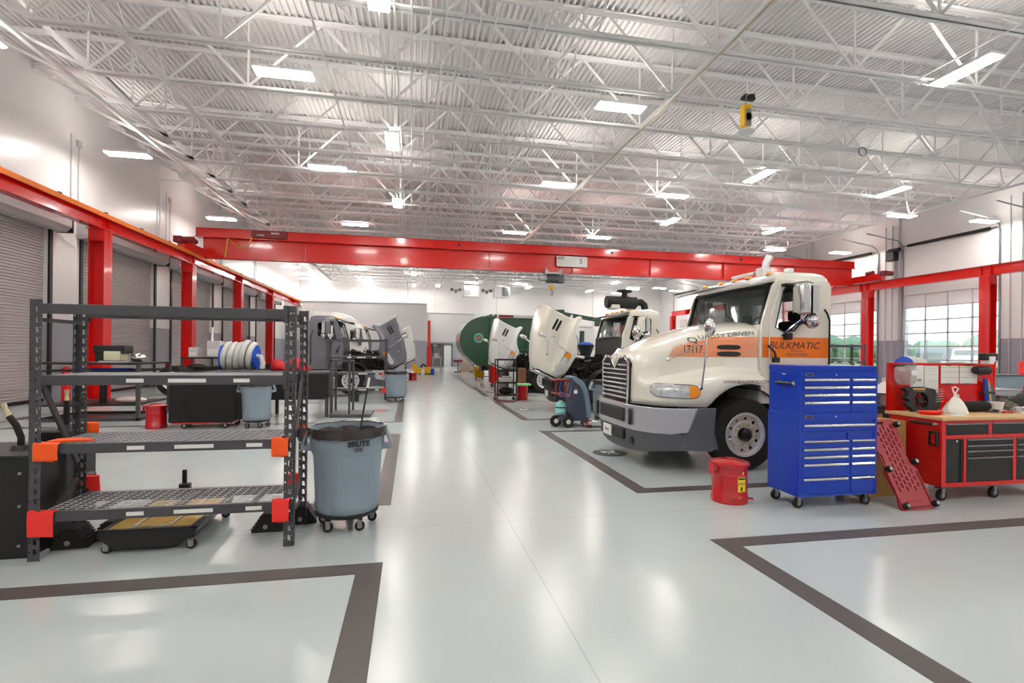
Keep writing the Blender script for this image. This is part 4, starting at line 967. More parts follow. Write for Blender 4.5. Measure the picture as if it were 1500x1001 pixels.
MB().lathe([(.001,.0),(.05,.0),(.05,.15),(.02,.19),(.02,.23),(.001,.23)], (-.12,0,.96), 12).build('black_bottle', M_black, t)
MB().lathe([(.16,.0),(.02,.14),(.02,.2)], (.05,0,1.12), 14).build('white_funnel', M_paper, t)
MB().lathe([(.001,0),(.08,0),(.08,.12),(.001,.12)], (.05,0,.96), 14).build('tin', M_ltgray, t)
# ---------------------------------------------------------------- trucks
def catmull(st, sub=4):
    out = []; n = len(st)
    for i in range(n-1):
        p0, p1, p2, p3 = st[max(0,i-1)], st[i], st[i+1], st[min(n-1,i+2)]
        for j in range(sub):
            t = j/sub
            out.append([.5*((2*b)+(-a+c)*t+(2*a-5*b+4*c-d)*t*t+(-a+3*b-3*c+d)*t**3) for a, b, c, d in zip(p0,p1,p2,p3)])
    out.append(list(st[-1])); return out
# x, T(top z), W(upper half width), C(crease z), F(fender half width), B(bottom z)
HOOD = [(0,1.55,.47,1.26,.50,.90),(.05,1.62,.52,1.25,.62,.895),(.18,1.70,.60,1.22,.86,.89),(.4,1.79,.67,1.24,1.02,.89),(.62,1.87,.72,1.28,1.10,.89),
        (.84,1.94,.78,1.33,1.14,.90),(1.1,2.01,.85,1.37,1.16,.90),(1.39,2.07,.92,1.38,1.17,.90),(1.67,2.11,.98,1.34,1.15,.90)]
WX0, WZ0, WR = 1.39, .505, .70
def hood_sections():
    secs = []
    for (x,T,W,Cz,F,B) in catmull(HOOD, 4):
        b = .89
        if abs(x-WX0) < WR: b = max(b, WZ0+math.sqrt(WR*WR-(x-WX0)**2))
        half = [(0,T),(.35*W,T-.008),(.7*W,T-.04),(.9*W,T-.09),(W,T-.17),(W+.015,(T-.17+Cz+.06)/2),(W+.03,Cz+.06),(W+(F-W)*.45,Cz-.01),(W+(F-W)*.88,Cz-.045),(F,Cz-.11)]
        b2 = min(b, Cz-.13)
        half += [(F+.005, (Cz-.11+b2)/2), (F, b2)]
        secs.append((x, half))
    return secs
def hood_y(x, z):
    """half width of the hood at x, height z"""
    S = hood_sections(); x = min(max(x, 0), 1.67)
    for i in range(len(S)-1):
        if S[i][0] <= x <= S[i+1][0]: break
    t = (x-S[i][0])/max(1e-6, S[i+1][0]-S[i][0])
    h = [(a[0]*(1-t)+b[0]*t, a[1]*(1-t)+b[1]*t) for a, b in zip(S[i][1], S[i+1][1])]
    best = h[-1][0]
    if z > h[1][1]: return h[1][0]
    for k in range(len(h)-1):
        z1, z2 = h[k][1], h[k+1][1]
        if min(z1,z2)-1e-6 <= z <= max(z1,z2)+1e-6 and abs(z1-z2) > 1e-6:
            u = (z-z1)/(z2-z1); best = h[k][0]+(h[k+1][0]-h[k][0])*u
            if z < z1+1e-6: return best
    return best
def wheel(parent, x, y, sgn, rim=True, name='wheel', wd=.28):
    """tyre, axle along y, outer face toward sgn*y"""
    t = MB().lathe([(.30,-.14),(.42,-.15),(.48,-.14),(.5,-.1),(.505,0),(.5,.1),(.48,.14),(.42,.15),(.30,.14),(.29,.1),(.29,-.1),(.30,-.14)], (x, y, .505), 48, axis='y').build(name, M_rubber, parent)
    m = MB()
    for yy in (-.07, -.0, .07): m.lathe([(.502,yy-.006),(.507,yy-.004),(.507,yy+.004),(.502,yy+.006)], (x, y, .505), 40, axis='y')
    o = sgn*.13
    m2 = MB(); holes = []
    for k in range(10):
        a = 2*PI*k/10+.2; cx, cz = x+.215*math.cos(a), .505+.215*math.sin(a)
        holes.append([(cx+.024*math.cos(b), cz+.024*math.sin(b)) for b in [2*PI*q/10 for q in range(10)]])
    circ = [(x+.265*math.cos(b), .505+.265*math.sin(b)) for b in [2*PI*q/40 for q in range(40)]]
    m2.plate(circ, holes, 'y', y+sgn*.10, y+sgn*.095)
    m2.lathe([(.262,sgn*.09),(.27,sgn*.135),(.30,sgn*.145),(.305,sgn*.14),(.29,sgn*.08)], (x, y, .505), 40, axis='y')
    r = m2.build('rim', M_alu, t)
    MB().lathe([(.105,sgn*.1),(.11,sgn*.125),(.175,sgn*.125),(.185,sgn*.1)], (x, y, .505), 32, axis='y').build('rim_ring', M_alu, t)
    h = MB().lathe([(.001,sgn*.20),(.035,sgn*.20),(.05,sgn*.19),(.085,sgn*.17),(.09,sgn*.1)], (x, y, .505), 20, axis='y').build('hub', M_engine, t)
    m3 = MB()
    for k in range(10):
        a = 2*PI*k/10; m3.cyl((x+.14*math.cos(a), y+sgn*.1, .505+.14*math.sin(a)), (x+.14*math.cos(a), y+sgn*.155, .505+.14*math.sin(a)), .014, n=6)
    m3.build('wheel_nuts', mat('pale_nut_caps', 'b9c08a', .4), t)
    return t
def make_truck(name, label, loc, rz, paint, open_deg=0, bump=None, livery=False, sleeper=False, rearwheels=True, seed=1):
    t = thing(name, label, 'truck', loc, rz)
    rg = random.Random(seed)
    # frame
    MB().box(.45, 7.6, -.43, -.35, .62, .86).box(.45, 7.6, .35, .43, .62, .86).box(.45,.55,-.35,.35,.62,.82).box(3.2,3.3,-.35,.35,.62,.82).box(5,5.1,-.35,.35,.62,.82).build('frame_rail', M_black, t, smooth=0)
    MB().box(1.32,1.46,-.9,.9,.42,.54).box(1.0,1.8,-.5,-.42,.52,.58).box(1.0,1.8,.42,.5,.52,.58).build('front_axle', M_black, t, smooth=0)
    for s in (-1, 1): wheel(t, WX0, s*.97, s)
    if rearwheels:
        for xx in (5.8, 7.1):
            for s in (-1, 1): wheel(t, xx, s*1.0, s); wheel(t, xx, s*.66, s)
        MB().box(6.0,6.9,-.45,.45,.9,.96).build('fifth_wheel', M_black, t, smooth=0)
    for s in (-1, 1):
        MB().cyl((2.55, s*.8, .55), (3.7, s*.8, .55), .3, n=24).build('fuel_tank', M_alu, t, bevel=.02)
        MB().box(1.95, 2.5, s*.62 if s>0 else -1.02, 1.02 if s>0 else -.62, .42, .46).box(1.95, 2.5, s*.62 if s>0 else -1.02, 1.02 if s>0 else -.62, .68, .72).build('cab_step', M_steel, t, bevel=.01)
    # bumper
    def bump_ring(x0, z0, z1, th=.05, ext=0):
        pts = [(-.10,0),(-.09,.35),(-.04,.7),(.08,.95),(.28,1.1),(.62-ext,1.17)]
        path = [(x,-y) for x,y in reversed(pts)]+[(x,y) for x,y in pts[1:]]
        return [[(x+x0, y, z0) , (x+x0+th, y*.97, z0), (x+x0+th, y*.97, z1), (x+x0, y, z1)] for x, y in path]
    br = bump_ring(0, .53, .875)
    for e_ in (0, -1):
        for q in (0, 1): x_, y_, z_ = br[e_][q]; br[e_][q] = (x_-.13, y_, z_+.03)
    b = MB().loft(br).build('bumper', bump or M_silver, t, bevel=.008)
    lo = []
    for rg_, (ax) in zip(bump_ring(.02, .22, .53, ext=-.22), range(11)):
        y = abs(rg_[0][1]); zz = .2+.12*(y/1.17)**2
        lo.append([(rg_[0][0]+.06, rg_[0][1]*.985, zz), (rg_[1][0]+.06, rg_[1][1], zz), rg_[2], rg_[3]])
    MB().loft(lo).build('lower_bumper', bump or M_bump, t, bevel=.006)
    for s in (-1, 1):
        MB().loft([[(.45, s*1.135, .53),(.55,s*1.14,.88),(.9,s*1.175,.88),(.86,s*1.175,.3),(.4,s*1.12,.32)],[(.45, s*1.09, .53),(.55,s*1.09,.88),(.9,s*1.13,.88),(.86,s*1.13,.3),(.4,s*1.09,.32)]]).build('bumper_end', bump or M_bump, t, bevel=.006)
        MB().box(-.105,-.07,s*.62-.035,s*.62+.035,.6,.83).build('tow_slot', M_ink, b, bevel=.015)
        MB().lathe([(.001,-.005),(.05,-.005),(.052,.01)], (-.03, s*.55, .37), 18, axis='x').build('fog_light', M_ink, t)
    MB().box(-.115,-.085,-.45,.45,.62,.82).build('bumper_grille', M_ink, b, bevel=.015)
    MB().box(-.09,-.05,-.4,.45,.36,.5).build('bumper_recess', M_ink, t, bevel=.01)
    MB().box(-.1,-.085,.02,.34,.34,.5).build('licence_plate', M_paper, t, bevel=.002)
    # radiator and engine
    MB().box(.14,.22,-.45,.45,.8,1.42).build('radiator', M_black, t, smooth=0)
    e = MB().box(.55,1.55,-.28,.28,.75,1.3).box(.6,1.5,-.2,.2,1.3,1.48)
    e.cyl((.35,0,1.05),(.5,0,1.05),.3,n=12)
    e.build('engine_block', M_engine, t, bevel=.01)
    m = MB()
    for k in range(46):
        x = rg.uniform(.25,1.6); y = rg.uniform(-.6,.6); z = rg.uniform(.65,1.55); a, b_, c_ = rg.uniform(.03,.12), rg.uniform(.03,.1), rg.uniform(.03,.12)
        if rg.random() < .5: m.box(x-a, x+a, y-b_, y+b_, z-c_, z+c_)
        else: m.cyl((x-a, y, z), (x+a, y+rg.uniform(-.1,.1), z+rg.uniform(-.1,.1)), rg.uniform(.02,.08), n=10)
    m.build('engine_accessories', M_engine, t)
    m = MB()
    for k in range(10):
        p = [Vector((rg.uniform(.25,1.6), rg.uniform(-.6,.6), rg.uniform(.8,1.55))) for _ in range(4)]
        pts = catmull([tuple(q) for q in p], 5); m.tube(pts, rg.uniform(.012,.035), 7)
    m.build('engine_hoses', M_rubber, t)
    m = MB()
    for k in range(8): x=rg.uniform(.3,1.5); y=rg.uniform(-.6,-.3); z=rg.uniform(.8,1.5); m.cyl((x,y,z),(x+rg.uniform(-.3,.3),y,z+rg.uniform(-.2,.2)),rg.uniform(.008,.03),n=8)
    m.build('steel_pipes', M_steel, t)
    MB().tube([(.35,-.35,1.3),(.3,-.45,1.45),(.5,-.5,1.5),(.8,-.45,1.45)],.05,10).build('charge_pipe', M_alu, t)
    # inner wheel arches stay black
    for s in (-1,1):
        pts = [(WX0+.66*math.cos(a), WZ0+.66*math.sin(a)) for a in [PI*k/14 for k in range(15)]]
        MB().loft([[(x, s*.62, z) for x, z in pts],[(x, s*1.10, z) for x, z in pts]], closed=False).build('wheel_arch', M_blackp, t)
    # hood (hinged at the front)
    hx, hz = .05, .93
    S = hood_sections(); rings = []
    for x, half in S:
        nh = len(half); wt = .6*max(0, (x-1.2)/.47)**1.5
        prof_ = (.06,.05,-.02,-.1,-.15,-.17,-.17,-.12,-.02,.05,.04,.0)
        dx = [wt*(q if open_deg else 0) for q in prof_[:nh]]
        full = [(-y, z, d) for (y, z), d in reversed(list(zip(half, dx)))] + [(y, z, d) for (y, z), d in list(zip(half, dx))[1:]]
        rings.append([(x-hx+d, y, z-hz) for y, z, d in full])
    m = MB().loft(rings, cap=False, closed=False)
    n = len(rings[0]); m.f.append(tuple(range(n)))
    h = m.build('hood', paint, t, smooth=50)
    sd = h.modifiers.new('thick', 'SOLIDIFY'); sd.thickness = .018; sd.offset = -1
    h.location = (hx, 0, hz)
    if open_deg: h.rotation_euler = (0, -R(open_deg), 0)
    def hm(mb, nm, m_, **k): return mb.xf(Matrix.Translation((-hx, 0, -hz))).build(nm, m_, h, **k)
    # grille
    def gy(z): return .44+.04*(z-.88)/.65
    g = MB().loft([[(-.035,-.45,.9),(-.045,-.47,1.46),(-.05,-.35,1.54),(-.055,-.16,1.52),(-.06,0,1.36),(-.055,.16,1.52),(-.05,.35,1.54),(-.045,.47,1.46),(-.035,.45,.9)],[(.01,-.45,.9),(.01,-.47,1.46),(.01,-.35,1.54),(.01,-.16,1.52),(.01,0,1.36),(.01,.16,1.52),(.01,.35,1.54),(.01,.47,1.46),(.01,.45,.9)]])
    hm(g, 'grille', M_ink)
    m = MB()
    for k in range(8):
        z = .95+k*.068
        for (ya, yb) in (((-.45,.45),) if z < 1.36 else ((-.45,-.07-.12*(z-1.36)/.1),(.07+.12*(z-1.36)/.1,.45))):
            m.prism([(-.075,z+.014),(-.05,z+.03),(-.05,z-.004),(-.068,z-.002)], 'y', ya, yb)
    hm(m, 'grille_bars', M_chrome)
    fr_ = [(-.46,.88),(-.48,1.47),(-.36,1.56),(-.15,1.54),(0,1.39),(.15,1.54),(.36,1.56),(.48,1.47),(.46,.88)]
    hm(MB().tube([(-.055, y, z) for y, z in fr_], .018, 8, closed=True), 'grille_surround', M_chrome)
    hm(MB().prism([(-.1,1.56),(.1,1.56),(.0,1.40)], 'x', -.075, -.05), 'grille_crest', paint, bevel=.01)
    hm(MB().tube([(-.01,0,1.55),(-.04,0,1.6),(.0,0,1.66),(.07,0,1.66)], .018, 8).box(-.03,.03,-.02,.02,1.52,1.56), 'hood_ornament', M_chrome)
    # headlights wrap the corners
    for s in (-1, 1):
        def band(xs, z0f, z1f, off=.012, nz=6):
            rr = []
            for x in xs:
                z0, z1 = z0f(x), z1f(x); rr.append([(x - off*.5, s*(hood_y(x, z0+(z1-z0)*k/nz)+off), z0+(z1-z0)*k/nz) for k in range(nz+1)])
            return rr
        env = lambda x: max(.02, 1-abs(2*(min(max(x,.13),.70)-.13)/.57-1)**6)**.5
        zt = lambda x: 1.10+.085*env(x)-.02*(x-.4)
        zb = lambda x: 1.10-.085*env(x)-.02*(x-.4)
        xs = [.13+.57*k/24 for k in range(25)]
        hm(MB().loft(band(xs, lambda x: zb(x)-.012, lambda x: zt(x)+.012, .006), closed=False, cap=False), 'headlight_bezel', M_dkgray)
        rf = MB()
        for xr in (): rf.sphere((xr, s*(hood_y(xr, 1.1)-.03), 1.10), .062, 16, 10, (1,.6,1))
        hl = hm(MB().loft(band([x for x in xs if x < .57], zb, zt, .016), closed=False, cap=False), 'headlight', M_lens)
        hm(MB().loft(band([x for x in xs if x > .55], zb, zt, .016), closed=False, cap=False), 'turn_signal', M_amber)
        for (zz) in (1.60, 1.70) if open_deg else (1.61, 1.705):
            pts = []
            x0, x1 = 1.10, 1.42
            for k in range(16):
                a = 2*PI*k/16; px = (x0+x1)/2+(x1-x0)/2*(1 if math.cos(a)>0 else -1)*min(1,abs(math.cos(a))**.4) ; pz = zz+.034*math.sin(a)
                pts.append((px, s*(hood_y(px, pz)+.003), pz))
            pts2 = [(x, y+s*.006, z) for x, y, z in pts]
            hm(MB().loft([pts, pts2]), 'hood_vent', M_ink)
    for s in (-1, 1):    # hood mirror on struts
        bx_, by_, bz_ = .70, s*(hood_y(.70, 1.24)+.01), 1.24
        top = (.79, s*1.12, 1.87)
        hm(MB().tube([(bx_, by_+s*.05, 1.16), (.74, s*1.15, 1.5), (.78, s*1.13, 1.8), top], .011, 7), 'mirror_arm', M_chrome)
        hm(MB().tube([(.45, s*(hood_y(.45,1.52)), 1.52), (.78, s*1.12, 1.76)], .007, 6).tube([(.96, s*(hood_y(.96,1.58)), 1.58), (.79, s*1.12, 1.8)], .007, 6).sphere((.45, s*(hood_y(.45,1.52)+.01), 1.52), .03, 10, 6, (1,.4,1)).sphere((.96, s*(hood_y(.96,1.58)+.01), 1.58), .03, 10, 6, (1,.4,1)).sphere((bx_, by_+s*.03, 1.15), .035, 10, 6, (1,.5,1)), 'mirror_strut', M_chrome)
        hm(MB().sphere((.82, s*1.13, 1.96), .11, 18, 10, (.55,.95,1.15)), 'hood_mirror', M_chrome)
    # cab
    side = [(1.70,.92),(2.80,.92),(2.82,2.58),(2.78,2.66),(1.93,2.66),(1.86,2.58),(1.70,2.06),(1.66,1.6)]
    win = [(1.90,1.99),(2.03,1.93),(2.2,1.95),(2.28,2.03),(2.36,2.07),(2.50,2.08),(2.52,2.12),(2.52,2.52),(2.48,2.56),(2.07,2.56),(2.02,2.51)]
    door = [(1.81,1.02),(2.56,1.02),(2.56,2.60),(2.02,2.60),(1.95,2.55),(1.80,2.06)]
    for s in (-1, 1):
        MB().plate(side, [win], 'y', s*1.02, s*.98).build('cab_side', paint, t, bevel=.004)
        d_ = MB().plate(door, [win], 'y', s*1.021, s*1.034).build('door', paint, t, bevel=.005)
        MB().box(2.36,2.48, s*1.034 if s>0 else -1.05, 1.05 if s>0 else -1.034, 1.44, 1.47).build('door_handle', M_chrome, d_, bevel=.004)
        g1 = MB().tube([(x, s*1.03, z) for x, z in win], .012, 6, closed=True).build('window_seal', M_black, d_)
        MB().plate([(2.0,2.03),(2.5,2.12),(2.52,2.2),(2.52,2.3),(2.2,2.28),(1.96,2.2)],[], 'y', s*1.0, s*1.004).build('side_window', M_glass, d_, smooth=0) if s > 0 else None
        # large mirrors
        y = s*1.24
        MB().tube([(2.05,s*1.03,2.6),(2.22,y,2.62),(2.32,y,2.6)], .012, 7).tube([(2.0,s*1.03,1.88),(2.15,y,2.1),(2.24,y,2.2)], .014, 7).build('mirror_bracket', M_chrome, t)
        MB().box(2.02,2.12,s*1.02 if s>0 else -1.12,1.12 if s>0 else -1.02,1.82,1.92).build('mirror_mount', M_black, t, bevel=.02)
        MB().box(1.98,2.16,s*1.02 if s>0 else -1.12,1.12 if s>0 else -1.02,2.56,2.61).build('mirror_mount', M_black, t, bevel=.02)
        mr = M_chrome if not open_deg else paint
        MB().box(2.06,2.22,y-.1,y+.1,2.16,2.58).build('mirror', mr, t, bevel=.035, seg=3)
        MB().box(2.24,2.34,y-.09,y+.09,2.18,2.56).sphere((2.30,y,2.08),.11,16,8,(.9,1,1)).build('mirror_head', M_chrome, t)
        MB().tube([(1.76,s*1.06,1.74),(1.84,s*1.1,1.64),(1.86,s*1.1,1.56)], .016, 7).box(1.82,1.9,s*1.1-.03,s*1.1+.03,1.5,1.57).build('cowl_latch', M_black, t)
        MB().tube([(2.66,s*1.07,2.26),(2.70,s*1.08,2.2),(2.74,s*1.08,2.1),(2.74,s*1.08,1.1)], .014, 7).build('grab_handle', M_black, t)
    rearw = rect(-.6,.6,1.95,2.45)
    MB().plate(rect(-1.0,1.0,.92,2.6), [rearw], 'x', 2.76, 2.80).build('cab_back', paint, t, smooth=0)
    MB().plate(rect(-.6,.6,1.95,2.45), [], 'x', 2.775, 2.78).build('rear_window', M_glass, t, smooth=0)
    MB().box(1.68,1.74,-.99,.99,.92,2.03).build('firewall', M_black if open_deg else paint, t, smooth=0)
    MB().box(1.74,2.76,-.98,.98,.92,1.0).build('cab_floor', M_black, t, smooth=0)
    rr = []
    for z, i in ((2.64,0),(2.70,.01),(2.76,.05),(2.80,.14),(2.815,.3)):
        x0, x1, y = 1.90+i*1.1, 2.82-i*.8, 1.02-i*.8
        c = .12
        rr.append([(x0+c,-y,z),(x1-c,-y,z),(x1-.03,-y+.03,z),(x1,-y+c,z),(x1,y-c,z),(x1-.03,y-.03,z),(x1-c,y,z),(x0+c,y,z),(x0+.03,y-.03,z),(x0,y-c,z),(x0,-y+c,z),(x0+.03,-y+.03,z)])
    MB().loft(rr).build('roof', paint, t, bevel=.0)
    MB().box(1.9,2.8,-1.0,1.0,2.6,2.64).build('headliner', M_seat, t, smooth=0)
    # windshield, curved slightly forward in the middle
    wr = []
    for k in range(13):
        y = -.94+1.88*k/12; f_ = .07*(1-(y/.94)**2)
        wr.append([(1.735-f_, y, 2.05), (1.885-f_, y*.985, 2.585)])
    MB().loft(wr, closed=False, cap=False).build('windshield', M_dglass, t)
    fr_ = [(a[0][0]-.012, a[0][1], a[0][2]-.02) for a in wr] + [(a[1][0]-.012, a[1][1], a[1][2]+.01) for a in reversed(wr)]
    MB().tube(fr_, .028, 6, closed=True).build('windshield_seal', M_black, t)
    for y0 in (-.5, .3): MB().tube([(1.66,y0,2.05),(1.67,y0+.25,2.2),(1.72,y0+.4,2.4)], .008, 5).build('wiper', M_black, t)
    vz = []
    for k in range(13):
        y = -1.0+2.0*k/12; f_ = .12*(1-(y/1.0)**2)
        vz.append([(1.9-f_*.4, y, 2.72), (1.52-f_, y*.99, 2.60+f_*.25), (1.53-f_, y*.99, 2.585+f_*.25), (1.9-f_*.4, y, 2.68)])
    MB().loft(vz).build('sun_visor', M_alu if livery else M_dkgray, t)
    for y in (-.8,-.35,0,.35,.8):
        MB().lathe([(.001,.04),(.03,.038),(.06,.02),(.065,0)], (1.98, y, 2.765), 14).xf(Matrix.Identity(4)).build('marker_light', M_amber, t)
    MB().cyl((2.1,-.3,2.86),(2.4,-.3,2.86),.02,n=8).build('air_horn', M_chrome, t)
    if livery:
        MB().cyl((3.3,.98,1.0),(3.3,.98,2.5),.11,n=16).cyl((3.3,.98,2.5),(3.3,.98,3.25),.065,n=16).tube([(3.3,.98,3.2),(3.31,.98,3.3),(3.38,.98,3.42)],.065,12).build('exhaust_stack', M_alu, t)
        MB().box(2.1,2.24,-.5,-.34,2.8,2.93).box(2.12,2.2,-.3,.3,2.86,2.9).box(2.5,2.6,-.55,-.45,2.8,2.93).build('roof_bracket', M_whitep, t, bevel=.008)
    else:
        MB().cyl((3.05,.85,1.0),(3.05,.85,2.6),.12,n=18).cyl((3.05,.85,2.6),(3.05,.85,3.0),.06,n=16).tube([(3.05,.85,2.95),(3.05,.85,3.08),(3.13,.85,3.18)],.06,12).build('exhaust_stack', M_alu, t)
    # seats, wheel, dash
    for s in (-1, 1):
        MB().box(2.15,2.6,s*.55-.24,s*.55+.24,1.35,1.55).box(2.5,2.68,s*.55-.23,s*.55+.23,1.5,2.12).box(2.56,2.66,s*.55-.1,s*.55+.1,2.12,2.28).box(2.2,2.55,s*.55-.15,s*.55+.15,1.0,1.35).build('seat', M_seat, t, bevel=.04)
    MB().box(1.74,1.98,-.96,.96,1.6,2.0).build('dashboard', M_seat, t, bevel=.04)
    MB().tube([(2.03+.05*math.sin(a), -.5+.22*math.cos(a), 1.98+.2*math.sin(a)) for a in [2*PI*k/20 for k in range(20)]], .014, 6, closed=True).build('steering_wheel', M_black, t)
    if sleeper:
        rr = []
        for x, z1, w_ in ((1.95,2.75,.9),(2.3,3.05,1.0),(2.7,3.3,1.04),(3.3,3.45,1.06),(4.2,3.5,1.06)):
            rr.append([(x,-w_,2.5),(x,-w_,z1-.25),(x,-w_*.8,z1-.06),(x,-w_*.4,z1),(x,w_*.4,z1),(x,w_*.8,z1-.06),(x,w_,z1-.25),(x,w_,2.5)])
        MB().loft(rr).build('roof_fairing', M_whitep, t)
        MB().box(2.8,4.2,-1.05,1.05,.95,2.52).build('sleeper_box', paint, t, bevel=.04)
    return t, h, hm
LY = 7.25; LX = 3.10
tr1, hood1, hm1 = make_truck('semi_truck', 'cream day cab truck with orange stripe and black lettering, hood closed, nose towards the aisle', (LX, LY, 0), 0, M_cream, livery=True)
# livery: door band, thin stripes, lettering
for s in (-1, 1):
    band = MB().box(1.815,2.555, s*1.0345 if s>0 else -1.0365, 1.0365 if s>0 else -1.0345, 1.565, 1.855).box(2.56,2.81, s*1.0205 if s>0 else -1.0225, 1.0225 if s>0 else -1.0205, 1.565, 1.855).box(1.70,1.812, s*1.0205 if s>0 else -1.0225, 1.0225 if s>0 else -1.0205, 1.565, 1.855)
    band.build('orange_band', M_orangep, tr1, smooth=0)
    nst = 15; pitch = .29/nst
    for k in range(nst):
        z = 1.567+k*pitch; th = pitch*.6
        x0 = .45+.012*k+.012*(k%2)
        while z+th > [b[1] for b in catmull(HOOD,4) if b[0] >= x0][0]-.15: x0 += .02
        mb = MB(); xs = [x0+(1.66-x0)*q/18 for q in range(19)]
        mb.loft([[(x, s*(hood_y(x, z)+.003), z), (x, s*(hood_y(x, z+th)+.003), z+th)] for x in xs], closed=False, cap=False)
        hm1(mb, 'pinstripe', M_orangep, smooth=0)
def hood_text(nm, s_, size, x, z, sx=1.0, bold=.0, shear=0.0, slope=0.0, m_=None):
    o = text_obj(nm, s_, size, m_ or M_ink, None, (0,0,0), (0,0,0), ext=0, sx=sx, shear=shear, bold=bold, dens=.012)
    for v in o.data.vertices:
        X = x+v.co.x; Z = z+v.co.y+slope*v.co.x
        v.co = Vector((X-hood1.location.x, -(hood_y(X, Z)+.009), Z-hood1.location.z))
    o.parent = hood1
hood_text('lettering', 'Q', .105, .80, 1.80, sx=1.5)
hood_text('lettering', 'UALITY DRIVEN', .082, 1.245, 1.875, sx=1.24, slope=.10)
hood_text('fleet_number', '17117', .155, .78, 1.665, sx=.68, bold=0)
hood_text('web_address', 'WWW.BULKMATIC.COM', .06, 1.36, 1.232, sx=1.05)
text_obj('lettering', 'BULKMATIC', .135, M_ink, tr1, (2.20, -1.0375, 1.735), FRONT, sx=1.12, shear=.28, bold=0)
text_obj('small_lettering', 'NORTH TEXAS', .03, M_dkgray, tr1, (2.24, -1.0375, 1.665), FRONT)
text_obj('small_lettering', 'USDOT 076889', .055, M_dkgray, tr1, (2.24, -1.0375, 1.61), FRONT, sx=.95)
for ob in [o for o in C.objects if o.name.startswith('lettering') and o.parent == tr1]: ob['label'] = 'black italic lettering'
text_obj('plate_number', 'R17117', .05, M_ink, tr1, (-.102, .18, .42), (PI/2, 0, -PI/2))
text_obj('grille_lettering', 'MACK', .05, M_chrome, hood1, (-.13, -.3, 1.06-.93), (PI/2, 0, -PI/2), sx=1.4)

make_truck('semi_truck', 'cream truck with tilted hood and air cleaner on the cab roof, second right stall', (3.90, 13.85, 0), 0, M_cream, open_deg=66, seed=2, bump=M_black)
make_truck('semi_truck', 'white truck with its hood tilted forward behind the cream hood, third right stall', (3.62, 19.9, 0), 0, M_whitep, open_deg=66, seed=3, bump=M_black)
make_truck('semi_truck', 'grey truck with its hood tilted forward and a chrome stack, left of the aisle', (-.75, 19.8, 0), PI, M_greyp, open_deg=60, seed=4)
make_truck('semi_truck', 'white sleeper truck with tilted hood beyond the grey truck, left of the aisle', (-.4, 26.3, 0), PI, M_whitep, open_deg=64, sleeper=True, seed=5, rearwheels=False)
# air cleaner on the roof of the second cream truck
t = thing('air_cleaner', 'black cylindrical air cleaner resting on the roof of the second cream cab', 'air cleaner', (5.85, 13.3, 2.82))
MB().cyl((-.55,0,.2),(.35,0,.2),.17,n=20).build('canister', M_blackp, t, bevel=.02)
MB().lathe([(.08,.0),(.08,.1),(.2,.12),(.22,.16),(.2,.19),(.001,.2)], (-.0,0,.36), 20).build('rain_cap', M_black, t)
MB().tube([(.35,0,.2),(.5,0,.22),(.6,0,.14),(.62,0,.02)],.1,12).build('elbow_duct', M_rubber, t)
MB().box(-.45,-.2,-.18,.18,.0,.12).build('mount', M_cream, t, bevel=.02)
# green refuse body truck
t = thing('refuse_truck', 'dark green refuse truck body with rounded tailgate and round emblem, behind the tilted hoods', 'truck', (2.3, 24.95, 0))
pts = []
for k in range(15):
    a = PI/2+PI*k/14; pts.append((1.35+1.42*math.cos(a)*1.0, 2.2+1.25*math.sin(a)))
tail = [(1.5,3.35)]+[(1.35+1.35*math.cos(a), 2.15+1.2*math.sin(a)) for a in [PI/2+(PI*.78)*k/12 for k in range(13)]]+[(.9,.85),(1.5,.85)]
MB().prism(tail, 'y', 0, 2.4).build('tailgate', M_green, t, bevel=.03)
MB().box(1.5,5.6,.05,2.35,.95,3.3).build('body', M_green, t, bevel=.03)
m = MB()
for x in (1.5,1.75): m.box(x,x+.1,-.06,2.46,.8,3.45)
for k in range(4): m.box(2.4+k*.95,2.48+k*.95,.0,2.4,.95,3.32)
m.box(1.5,5.6,-.02,2.42,3.25,3.35).box(1.9,5.6,-.02,2.42,1.6,1.68)
m.build('body_rib', M_green, t, bevel=.01)
MB().box(1.85,4.2,-.05,.0,3.28,3.44).build('top_rail', M_ltgray, t, smooth=0)
MB().box(1.95,2.7,-.06,-.02,3.3,3.42).build('top_slot', M_maroon, t, smooth=0)
MB().loft([[(3.6,.1,3.3),(4.4,.1,3.75),(5.4,.1,3.8),(5.6,.1,3.3)],[(3.6,2.3,3.3),(4.4,2.3,3.75),(5.4,2.3,3.8),(5.6,2.3,3.3)]]).build('hopper_hood', M_green, t, bevel=.03)
MB().bar((4.6,-.1,3.65),(7.3,-.1,3.25),.22,.2).box(7.0,7.35,-.2,0,2.95,3.3).build('lift_arm', M_green, t, bevel=.02)
e_ = MB().lathe([(.001,-.012),(.24,-.012),(.24,0)], (.95,0,2.25), 32, axis='y').build('round_emblem', mat('emblem_teal','5fa8a8',.4), t); e_['label'] = 'round pale blue emblem'
MB().lathe([(.001,-.016),(.18,-.016),(.18,-.012)], (.95,0,2.25), 28, axis='y').build('emblem_centre', mat('emblem_green','3c7a5a',.4), e_)
MB().prism([(.8,2.2),(.9,2.36),(1.0,2.3),(1.1,2.38),(1.02,2.16),(.94,2.12)], 'y', -.02, -.016).build('emblem_figure', mat('emblem_rust','a4582c',.4), e_)
MB().box(.0,.1,.1,2.3,2.1,2.3).build('tail_light_bar', mat('amber_brown','b8742c',.4), t, bevel=.01)
MB().box(1.2,7.6,.8,1.6,.6,.95).build('frame_rail', M_black, t, smooth=0)
for x in (3.2,4.5,7.0): wheel(t, x, .25, -1); wheel(t, x, 2.15, 1)
